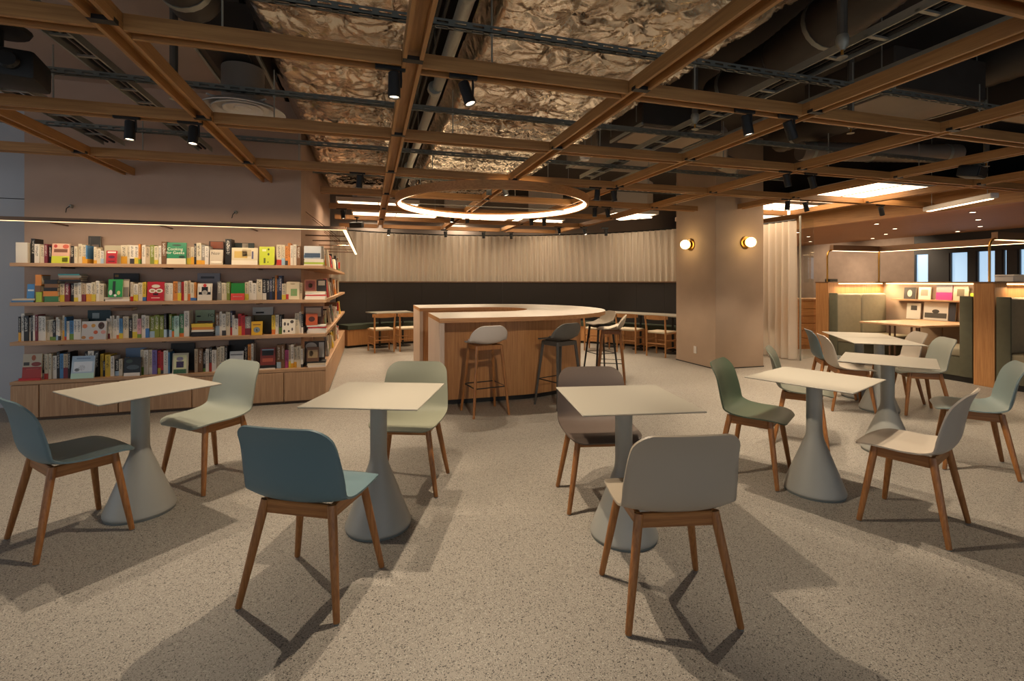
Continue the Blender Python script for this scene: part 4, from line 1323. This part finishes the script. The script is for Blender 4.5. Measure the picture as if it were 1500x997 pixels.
build(MB().prism(ushape(0, 0, .7), .945, .992, 0, 1, 0), 'counter_top', ['warm_oak_X', 'counter_top'], bar)
build(MB().prism(ushape(.33, .03, .75), .06, .944), 'body', 'warm_oak_Z', bar)
build(MB().prism(ushape(.38, .08, .76), 0, .06), 'plinth', 'stool_black', bar)
build(MB().rbox(.7, .75, BCY - 1.55, BCY - .53, 0, .944, .003, 1), 'waterfall_end', 'pale_oak_Z', bar)
build(MB().rbox(.7, .75, BCY + .53, BCY + 1.55, 0, .944, .003, 1), 'waterfall_end', 'pale_oak_Z', bar)

# ================================================================== BAR STOOLS
def shell_mesh(name, prof, halfw, crn, wrap, matn, thick=.008, nu=16):
    """prof: list of (y,z,halfwidth,wrap); sampled shell, thickness added"""
    n = len(prof)
    hmax = max(q[2] for q in prof)
    top, bot = [], []
    for i, (y, z, hw, wr) in enumerate(prof):
        y0, z0 = prof[max(i - 1, 0)][:2]; y1, z1 = prof[min(i + 1, n - 1)][:2]
        t = Vector((0, y1 - y0, z1 - z0)).normalized()
        nr = Vector((0, t.z, -t.y))      # towards the sitter
        wd_ = Vector((0, 1, 0)) if t.z > .8 else (Vector((0, max(t.z, 0) / .8, .25 + max(0, -t.y) * (1 - max(t.z, 0) / .8))))
        wd_.normalize()
        for k in range(nu + 1):
            u = -1 + 2 * k / nu
            p = Vector((u * hw, y, z)) + wd_ * wr * (min(1, abs(u) * hw / hmax) ** 2.4)
            top.append(p + nr * thick * .5); bot.append(p - nr * thick * .5)
    W_ = nu + 1
    N = n * W_
    fs = []
    for i in range(n - 1):
        for k in range(nu):
            a_ = i * W_ + k
            fs.append((a_, a_ + 1, a_ + W_ + 1, a_ + W_))
            fs.append((N + a_, N + a_ + W_, N + a_ + W_ + 1, N + a_ + 1))
    per = [k for k in range(nu)] + [i * W_ + nu for i in range(n - 1)] + [(n - 1) * W_ + nu - k for k in range(nu)] + [(n - 1 - i) * W_ for i in range(n - 1)]
    for q in range(len(per)):
        a_, b_ = per[q], per[(q + 1) % len(per)]
        fs.append((a_, N + a_, N + b_, b_))
    return MB().add(top + bot, fs).mesh(name, matn, True, 1.2)


def spline(pts, n):
    out = []
    P = [Vector(p) for p in pts]
    P = [P[0] * 2 - P[1]] + P + [P[-1] * 2 - P[-2]]
    m = len(P) - 3
    for i in range(n + 1):
        u = i / n * m
        k = min(int(u), m - 1); f = u - k
        a_, b_, c_, d_ = P[k:k + 4]
        out.append(.5 * ((2 * b_) + (c_ - a_) * f + (2 * a_ - 5 * b_ + 4 * c_ - d_) * f * f + (3 * b_ - a_ - 3 * c_ + d_) * f ** 3))
    return out


def shell_prof(pts, n, hw_fn, wr_fn, rc0, rc1):
    """pts (y,z); hw_fn(t), wr_fn(t) along arc length fraction t; rc corner radii at start/end"""
    c = spline([(0, y, z) for y, z in pts], 160)
    L = [0]
    for i in range(1, len(c)):
        L.append(L[-1] + (c[i] - c[i - 1]).length)
    T = L[-1]
    ss = [rc0 * (1 - math.cos(R(q))) for q in (0, 12, 26, 42, 60, 78)] + list(np.linspace(rc0, T - rc1, n)) + [T - rc1 * (1 - math.cos(R(q))) for q in (78, 60, 42, 26, 12, 0)]
    out = []
    for s_ in ss:
        i = min(np.searchsorted(L, s_), len(c) - 1)
        i = max(i, 1)
        f = (s_ - L[i - 1]) / max(1e-9, L[i] - L[i - 1])
        p = c[i - 1].lerp(c[i], min(max(f, 0), 1))
        hw = hw_fn(s_ / T)
        if s_ < rc0:
            hw = hw - rc0 + math.sqrt(max(0, rc0 ** 2 - (rc0 - s_) ** 2))
        if T - s_ < rc1:
            hw = hw - rc1 + math.sqrt(max(0, rc1 ** 2 - (rc1 - (T - s_)) ** 2))
        out.append((p.y, p.z, hw, wr_fn(s_ / T)))
    return out


def lerp_tab(tab):
    xs, ys_ = [a_[0] for a_ in tab], [a_[1] for a_ in tab]
    return lambda t: float(np.interp(t, xs, ys_))


STP = shell_prof([(.19, .725), (.15, .738), (.05, .735), (-.07, .732), (-.135, .752), (-.175, .815), (-.205, .925)], 16,
                 lerp_tab([(0, .17), (.35, .2), (.6, .215), (.8, .205), (1, .17)]), lerp_tab([(0, .0), (.3, .012), (.5, .05), (.7, .07), (1, .05)]), .06, .09)
ST_MESH = shell_mesh('seat_shell', STP, 0, 0, 0, 'fibre_white', .012)


def make_stool(loc, rz, shell, leg, label):
    t_ = thing('bar_stool', label, 'stool', loc, rz, 'bar stools around the horseshoe counter')
    s = ob('seat_shell', ST_MESH, t_)
    setmat(s, shell)
    for sx in (-1, 1):
        for sy in (-1, 1):
            build(MB().tube([(sx * .135, sy * .115 - .005, .715), (sx * .195, sy * .185, 0)], [.018, .0125], 10), 'leg', leg, t_)
    z = .29
    q = .29 / .715
    ex, ey = .195 - .06 * q, .185 - .07 * q
    build(MB().tube([(-ex, -ey, z), (ex, -ey, z), (ex, ey, z), (-ex, ey, z), (-ex, -ey, z)], .006, 6), 'footrest', 'steel_dark', t_)
    build(MB().box(-.145, .145, -.135, -.115, .675, .72).box(-.145, .145, .1, .12, .675, .72).box(-.15, -.13, -.12, .11, .675, .72).box(.13, .15, -.12, .11, .675, .72), 'seat_frame', leg, t_)
    return t_


def face_rz(deg):
    return R(deg - 90)


make_stool((1.165, 4.93, 0), face_rz(99), 'fibre_white', 'leg_oak_Z', 'off-white bar stool with low rounded back and oak legs')
make_stool((2.03, 5.0, 0), face_rz(112), 'fibre_grey', 'stool_dark', 'dark grey bar stool with matching grey legs')
make_stool((3.16, 5.9, 0), face_rz(150), 'fibre_beige', 'leg_oak_Z', 'beige bar stool with oak legs at the rounded bar tip')
make_stool((3.42, 6.72, 0), face_rz(183), 'fibre_brown', 'stool_black', 'taupe bar stool with black legs behind the beige one')

# ================================================================== SHELL CHAIRS
CHP = shell_prof([(.238, .428), (.19, .447), (.09, .445), (-.03, .437), (-.105, .44), (-.162, .465), (-.193, .525), (-.21, .62), (-.229, .71), (-.262, .79)], 26,
                 lerp_tab([(0, .215), (.2, .23), (.42, .236), (.55, .238), (.7, .235), (.85, .224), (1, .21)]), lerp_tab([(0, -.012), (.12, .004), (.3, .012), (.5, .03), (.65, .05), (.85, .045), (1, .03)]), .085, .075)
CH_MESH = shell_mesh('seat_shell', CHP, 0, 0, 0, 'shell_cream', .009, 20)


def chair_proto():
    t_ = thing('shell_chair', 'x', 'chair', (0, 0, 0), 0, 'moulded shell chairs at the small tables')
    ob('seat_shell', CH_MESH, t_)
    legs = {}
    for sx in (-1, 1):
        for sy in (-1, 1):
            tp = Vector((sx * .158, .137 if sy > 0 else -.116, .434)); bt = Vector((sx * .2275, sy * .195, .004))
            mb = MB().tube([tp, tp.lerp(bt, .5), bt + (tp - bt) * .01, bt], [.0195, .0175, .0135, .012], 12)
            l_ = build(mb, 'leg', 'leg_oak_Z', t_)
            build(MB().lathe([(.0105, 0), (.0105, .005)], 10, c=(bt.x, bt.y, 0)), 'glide', 'foot_grey', l_)
    for yy in (-.116, .137):
        build(MB().rbox(-.15, .15, yy - .011, yy + .011, .378, .4365, .004, 1), 'apron', 'leg_oak_X', t_)
    for sx in (-1, 1):
        build(MB().rbox(sx * .158 - .011, sx * .158 + .011, -.114, .13, .378, .4365, .004, 1), 'side_rail', 'leg_oak_Y', t_)
    build(MB().box(-.15, .15, -.02, .02, .408, .43), 'cross_bar', 'steel_dark', t_)
    return t_


CHS = [
    ((-1.555, 3.185), 42, 'dusty_blue', 'dusty blue shell chair at the table by the bookcase, facing the sage one'),
    ((-1.06, 3.80), 229, 'sage', 'light sage shell chair standing between its table and the bookcase cabinets'),
    ((-.235, 2.325), 62, 'slate_blue', 'darker slate blue shell chair at the table facing the pale green chair'),
    ((.26, 3.33), 250, 'pale_green', 'pale green shell chair facing the slate blue one across a small table'),
    ((1.39, 2.76), 258, 'soft_brown', 'brown grey shell chair opposite the pale concrete coloured chair'),
    ((1.225, 1.80), 78, 'concrete', 'pale concrete grey shell chair opposite the brown one'),
    ((2.64, 2.81), -56, 'fall_green', 'dark green shell chair at the table before the pillar'),
    ((2.98, 1.98), 111, 'cream', 'cream shell chair facing the dark green chair across a table'),
    ((4.33, 2.46), 129, 'ice_blue', 'pale ice blue shell chair at the table nearest the wooden booth post'),
    ((3.59, 3.29), -48, 'olive_grey', 'olive grey shell chair half hidden behind the table before the pillar'),
    ((5.0, 3.99), -36, 'cream', 'cream shell chair tucked under the paired tables, beside the teal one'),
    ((5.37, 4.49), -36, 'teal', 'dark teal shell chair at the paired tables, near the sheer curtain'),
    ((5.56, 3.64), 144, 'grey_sage', 'grey sage shell chair at the paired tables before the booth seat'),
    ((5.93, 4.14), 144, 'cream', 'cream shell chair at the paired tables next to the velvet booth'),
]
cp = chair_proto()
for i, ((x, y), a_, c_, lb) in enumerate(CHS):
    o = cp if i == 0 else dup(cp, (0, 0, 0), 0)
    o.location = (x, y, 0); o.rotation_euler = (0, 0, face_rz(a_)); o['label'] = lb
    setmat(child(o, 'seat_shell'), 'shell_' + c_)

# ================================================================== CONE TABLES
def table_proto():
    t_ = thing('cone_table', 'x', 'table', (0, 0, 0), 0, 'square pedestal tables')
    h = .31
    build(MB().rbox(-h, h, -h, h, .733, .741, .003, 1), 'table_top', 'table_top', t_)
    build(MB().box(-h + .06, h - .06, -.02, .02, .722, .733).box(-.02, .02, -h + .06, h - .06, .722, .733), 'top_brace', 'table_base', t_)
    pr = [(.178, .012), (.1805, .018), (.180, .024), (.176, .036), (.168, .056), (.115, .195), (.066, .322), (.057, .346), (.051, .366), (.0475, .39), (.046, .42), (.046, .46), (.046, .722)]
    build(MB().lathe(pr, 48), 'cone_base', 'table_base', t_, angle=1.2)
    build(MB().lathe([(.176, 0), (.178, .012)], 48), 'foot_ring', 'foot_grey', t_)
    return t_


TB = [((-1.315, 3.395), 43, 'square pale table on a grey cone foot nearest the bookcase'),
      ((.05, 2.81), -21, 'square pale cone foot table between slate blue and pale green chairs'),
      ((1.325, 2.33), -10, 'square pale cone foot table between brown and concrete grey chairs'),
      ((2.80, 2.46), 22, 'square pale cone foot table between dark green and cream chairs'),
      ((4.03, 2.87), 34, 'square pale cone foot table between olive grey and ice blue chairs'),
      ((5.24, 3.82), -36, 'pale cone foot table of the joined pair, farther from the booth wall'),
      ((5.61, 4.325), -36, 'pale cone foot table of the joined pair, close to the booths')]
tp = table_proto()
for i, ((x, y), a_, lb) in enumerate(TB):
    o = tp if i == 0 else dup(tp, (0, 0, 0), 0)
    o.location = (x, y, 0); o.rotation_euler = (0, 0, R(a_)); o['label'] = lb

# ================================================================== WOODEN CHAIRS AND TABLES BY THE BENCH
def wood_chair_proto():
    t_ = thing('wooden_chair', 'x', 'chair', (0, 0, 0), 0, 'wooden chairs along the curved bench')
    m_ = 'warm_oak_Z'
    for sx in (-1, 1):
        build(MB().tube([(sx * .19, -.2, 0), (sx * .19, -.195, .44), (sx * .2, -.24, .74)], [.014, .018, .015], 10), 'rear_leg', m_, t_)
        build(MB().tube([(sx * .21, .2, 0), (sx * .21, .2, .45)], [.014, .018], 10), 'front_leg', m_, t_)
        for z in (.16, .3):
            build(MB().tube([(sx * .19, -.2, z), (sx * .21, .2, z)], .010, 8), 'stretcher', m_, t_)
        build(MB().tube([(sx * .19, -.2, .425), (sx * .21, .2, .425)], .014, 8), 'seat_rail', m_, t_)
    build(MB().tube([(-.19, -.2, .24), (.19, -.2, .24)], .010, 8), 'stretcher', m_, t_)
    build(MB().tube([(-.21, .2, .26), (.21, .2, .26)], .010, 8), 'stretcher', m_, t_)
    build(MB().rbox(-.205, .205, -.195, .205, .425, .462, .014, 2), 'seat', 'paper_cord', t_)
    vs, fs = [], []
    for i in range(13):
        u = -1 + i / 6
        x, y = .235 * u, -.255 + .05 * u * u
        hh = .045 * (1 - .25 * u * u)
        for dy in (-.009, .009):
            vs += [(x, y + dy, .715 - hh + .01), (x, y + dy, .715 + hh)]
    for i in range(12):
        a_ = i * 4
        fs += [(a_, a_ + 4, a_ + 5, a_ + 1), (a_ + 2, a_ + 3, a_ + 7, a_ + 6), (a_ + 1, a_ + 5, a_ + 7, a_ + 3), (a_, a_ + 2, a_ + 6, a_ + 4)]
    fs += [(0, 1, 3, 2), (48, 50, 51, 49)]
    build(MB().add(vs, fs), 'back_rail', 'warm_oak_X', t_)
    return t_


wc = wood_chair_proto()
for i, (r_, a_, lb) in enumerate([(3.62, 113.2, 'oak chair with curved top rail in the passage end pair by the bench'), (3.52, 105, 'oak chair with curved top rail partly behind the bar end'), (3.6, 40, 'oak chair seen behind the far bar stools'), (3.78, 30, 'oak chair with woven seat standing left of the pillar chair'), (3.78, 19.5, 'oak chair with woven seat closest to the pillar')]):
    o = wc if i == 0 else dup(wc, (0, 0, 0), 0)
    x, y = pol(r_, a_)
    o.location = (x, y, 0)
    o.rotation_euler = (0, 0, face_rz(a_ + (-9 if a_ > 90 else 8))); o['label'] = lb
for a0_, a1_, lb in ((112.5, 101, 'long thin topped table between the bench and the pair of oak chairs'), (44, 16, 'long thin topped table along the bench left of the pillar')):
    t_ = thing('bench_table', lb, 'table')
    m_ = 10
    pts = [pol(4.55, a0_ + (a1_ - a0_) * q / m_) for q in range(m_ + 1)] + [pol(3.95, a1_ + (a0_ - a1_) * q / m_) for q in range(m_ + 1)]
    build(MB().prism(pts, .715, .735), 'table_top', 'table_top', t_)
    for f in ((.2, .8) if a0_ > 90 else (.15, .5, .85)):
        x, y = pol(4.2, a0_ + (a1_ - a0_) * f)
        build(MB().tube([(x, y, .02), (x, y, .715)], .022, 10), 'pedestal', 'steel_dark', t_)
        build(MB().lathe([(.17, 0), (.17, .012), (.03, .03)], 24, c=(x, y, 0)), 'foot_disc', 'steel_dark', t_)

# ================================================================== BOOTHS
BX0, BX1 = 7.75, 9.1


def partition(y0, y1, label):
    t_ = thing('booth_partition', label, 'partition', (BX0, (y0 + y1) / 2, 0))
    h = (y1 - y0) / 2
    build(MB().rbox(0, .24, -h, h, 0, 1.36, .004, 1), 'end_post', 'warm_oak_Z', t_)
    build(MB().box(.24, BX1 - BX0, -h + .02, h - .02, 0, 1.33), 'side_panel', 'warm_oak_Z', t_)
    build(MB().box(-.005, BX1 - BX0, -h - .005, h + .005, 1.36, 1.375), 'cap', 'bronze', t_)
    for s in (-1, 1):
        build(MB().box(.26, BX1 - BX0 - .05, s * (h - .012) - .006, s * (h - .012) + .006, 1.335, 1.348), 'light_strip', 'led_warm', t_)
    return t_


partition(6.53, 6.78, 'oak booth partition post next to the sheer curtain')
partition(4.18, 4.41, 'oak booth partition between the two velvet booths')
t_ = thing('booth_back_wall', 'pale back wall of the booths with a display ledge', 'partition', (BX1, 0, 0))
build(MB().box(0, .12, 1.6, 6.78, 0, 1.36), 'wall_panel', 'plaster_pillar', t_)
build(MB().box(-.01, .13, 1.6, 6.79, 1.36, 1.375), 'cap', 'bronze', t_)
build(MB().box(-.012, -.002, 4.45, 6.5, 1.335, 1.348), 'light_strip', 'led_warm', t_)
build(MB().box(-.012, -.002, 1.7, 4.15, 1.335, 1.348), 'light_strip', 'led_warm', t_)
build(MB().box(-.17, 0, 4.6, 6.3, 1.05, 1.075), 'ledge', 'oak_Y', t_)
lamp('booth_cap_glow', 'AREA', (BX1 - .12, 5.45, 1.335), 14, (1, .74, .44), shape='RECTANGLE', size=.05, size_y=2.0).rotation_euler = (0, R(35), 0)
lamp('booth_cap_glow', 'AREA', (8.5, 6.46, 1.335), 12, (1, .74, .44), shape='RECTANGLE', size=1.1, size_y=.05).rotation_euler = (R(-25), 0, 0)
lamp('booth_cap_glow', 'AREA', (8.5, 4.12, 1.335), 12, (1, .74, .44), shape='RECTANGLE', size=1.1, size_y=.05).rotation_euler = (R(-25), 0, 0)


def booth_seat(yb, dr, label, x0=BX0 + .02, x1=BX1 - .12):
    """yb = partition face, dr = facing direction along Y"""
    t_ = thing('velvet_banquette', label, 'bench', (x0, yb, 0))
    L = x1 - x0
    for i in range(2):
        a_, b_ = i * L / 2 + .004, (i + 1) * L / 2 - .004
        y0, y1 = sorted((dr * .012, dr * .13))
        build(MB().rbox(a_, b_, y0, y1, .45, 1.17, .04, 3), 'back_cushion', 'velvet', t_)
        y0, y1 = sorted((dr * .1, dr * .58))
        build(MB().rbox(a_, b_, y0, y1, .34, .46, .03, 3), 'seat_cushion', 'velvet', t_)
    y0, y1 = sorted((dr * .012, dr * .55))
    build(MB().box(0.01, L, y0, y1, .08, .34), 'base', 'velvet_dark', t_)
    y0, y1 = sorted((dr * .03, dr * .5))
    build(MB().box(0.04, L, y0, y1, 0, .08), 'plinth', 'stool_black', t_)
    # side wing
    y0, y1 = sorted((dr * .012, dr * .16))
    build(MB().rbox(-.02, .012, y0, y1, .08, 1.18, .01, 2), 'end_wing', 'velvet_dark', t_)
    return t_


booth_seat(6.53, -1, 'green grey velvet booth bench with two tall back cushions beside the curtain')
booth_seat(4.41, 1, 'velvet booth bench backing onto the middle oak post')
booth_seat(4.18, -1, 'velvet bench of the next booth beyond the middle oak post')
t_ = thing('booth_table', 'oak topped table inside the velvet booth', 'table', (7.66, 4.98, 0))
build(MB().rbox(0, 1.40, 0, .92, .705, .735, .005, 1), 'table_top', 'oak_X', t_)
for x in (.25, .36, .9):
    for y in (.3, .62):
        build(MB().tube([(x, y, 0), (x, y, .705)], .014, 8), 'leg', 'bronze', t_)
for (y, w_, h_, c_, z, lb, pr) in ((6.05, .19, .2, '#23201e', 1.075, 'black square album with a pale figure on the booth ledge', [(.3, .7, .2, .8, '#b0a898', 'cover_picture*')]),
                                   (5.82, .18, .21, '#cfc6b2', 1.075, 'cream album with a grey drawing on the booth ledge', [(.2, .8, .3, .8, '#8f8878', 'cover_picture')]),
                                   (5.53, .23, .25, '#c8327a', 1.075, 'pink and grey patterned album on the booth ledge', [(0, 1, .5, 1, '#8d8988', 'cover_picture')]),
                                   (5.30, .2, .23, '#b8ac94', 1.075, 'beige album with script cover on the booth ledge', [(.25, .75, .3, .8, '#6f6450', 'cover_picture')]),
                                   (5.1, .14, .12, '#c3cf35', 1.075, 'small lime booklet at the end of the booth ledge', []),
                                   (6.0, .22, .27, '#d9d2c4', .735, 'white album with a small dark photograph on the booth table', [(.3, .75, .55, .85, '#3b3733', 'cover_picture')]),
                                   (5.66, .36, .3, '#cfcac0', .735, 'wide album with a dark mountain picture on the booth table', [(.05, .95, .12, .4, '#4a4742', 'cover_picture'), (.35, .65, .38, .6, '#3b3834', 'cover_picture*')]),
                                   (5.42, .09, .3, '#2a2c38', .735, 'dark navy volume beside the mountain album on the booth table', [])):
    o = ob('book', FACEB, None, (BX1 - .08 if z > 1 else 9.03, y, z + .0005))
    o.scale = (w_, .02, h_); o.rotation_euler = (-.1, 0, R(-90)); colr(o, c_)
    tag(o, lb, 'book', 'albums in the booth')
    for (u0, u1, v0, v1, cc, nm_) in pr:
        p = ob(nm_.strip('*'), ELL if nm_.endswith('*') else QUAD, o, ((u0 + u1) / 2 - .5, -.5, (v0 + v1) / 2)); p.scale = (u1 - u0, .06, v1 - v0); colr(p, cc)


def bent_lamp(label, y, yend, xend):
    """tube rising from the partition cap, bending over and carrying a glowing bar"""
    t_ = thing('booth_light_frame', label, 'lamp', (BX0 + .12, y, 1.375))
    X = xend - BX0 - .12
    H_ = .575
    arc = [(.12 - .12 * math.cos(R(q)), 0, H_ - .12 + .12 * math.sin(R(q))) for q in range(0, 91, 15)]
    build(MB().tube([(0, 0, 0)] + arc, .014, 10), 'bent_post', 'brass', t_)
    build(MB().box(.1, X, -.035, .035, H_ - .015, H_ + .085), 'arm_profile', 'bronze', t_)
    build(MB().box(.14, X - .04, -.022, .022, H_ - .021, H_ - .015), 'arm_light', 'led_warm', t_)
    if yend is not None:
        build(MB().box(X - .035, X + .035, yend - y, -.036, H_ - .015, H_ + .085), 'long_profile', 'bronze', t_)
        build(MB().box(X - .022, X + .022, yend - y + .03, -.04, H_ - .021, H_ - .015), 'long_light', 'led_warm', t_)
        build(MB().tube([(X, 0, 0), (X, 0, H_ - .02)], .016, 8), 'corner_post', 'brass', t_)
    return t_


bent_lamp('bronze frame lamp with glowing bars wrapping the velvet booth', 6.65, 2.0, BX1 + .02)
bent_lamp('bronze bent lamp rising from the middle booth post', 4.3, None, BX1 - .05)

# glass screen and post beside the curtain
t_ = thing('glass_screen', 'tall clear glass screen with slim steel post beside the curtain', 'glass screen', (7.22, 6.62, 0))
build(MB().box(-.011, .011, -.011, .011, 0, 2.53), 'post', 'steel', t_)
build(MB().box(-.004, .004, -.18, .18, .02, 2.5, M=Matrix.Translation((.27, .075, 0)) @ Matrix.Rotation(R(-74), 4, 'Z')), 'pane', 'glass', t_)
# sideboard in the room behind the screen
t_ = thing('slatted_sideboard', 'oak sideboard with horizontal drawer fronts behind the glass screen', 'sideboard', (8.9, 7.9, 0), R(-10))
build(MB().box(-.6, .6, -.22, .22, 0, 1.0), 'carcass', 'warm_oak_Z', t_)
for i in range(6):
    build(MB().rbox(-.59, .59, -.24, -.22, .08 + i * .15, .215 + i * .15, .004, 1), 'drawer_front', 'warm_oak_X', t_)
build(MB().box(-.62, .62, -.25, .24, 1.0, 1.03), 'top', 'oak_X', t_)

# small devices standing on the booth caps
t_ = thing('charging_dock', 'small black dock on the cap of the booth partition by the curtain', 'device', (7.97, 6.655, 1.3755))
build(MB().rbox(-.1, .1, -.045, .045, 0, .05, .006, 1), 'case', 'fixture_black', t_)
for q in range(3):
    build(MB().box(-.08 + q * .06, -.04 + q * .06, -.047, -.045, .015, .035), 'slot', 'connector_black', t_)
t_ = thing('storage_box', 'white lidded box on the cap of the middle booth partition', 'box', (8.35, 4.295, 1.3755))
build(MB().rbox(-.2, .2, -.1, .1, 0, .07, .006, 1), 'box_body', 'switch_white', t_)
build(MB().rbox(-.205, .205, -.105, .105, .07, .095, .005, 1), 'lid', 'diffuser_white', t_)
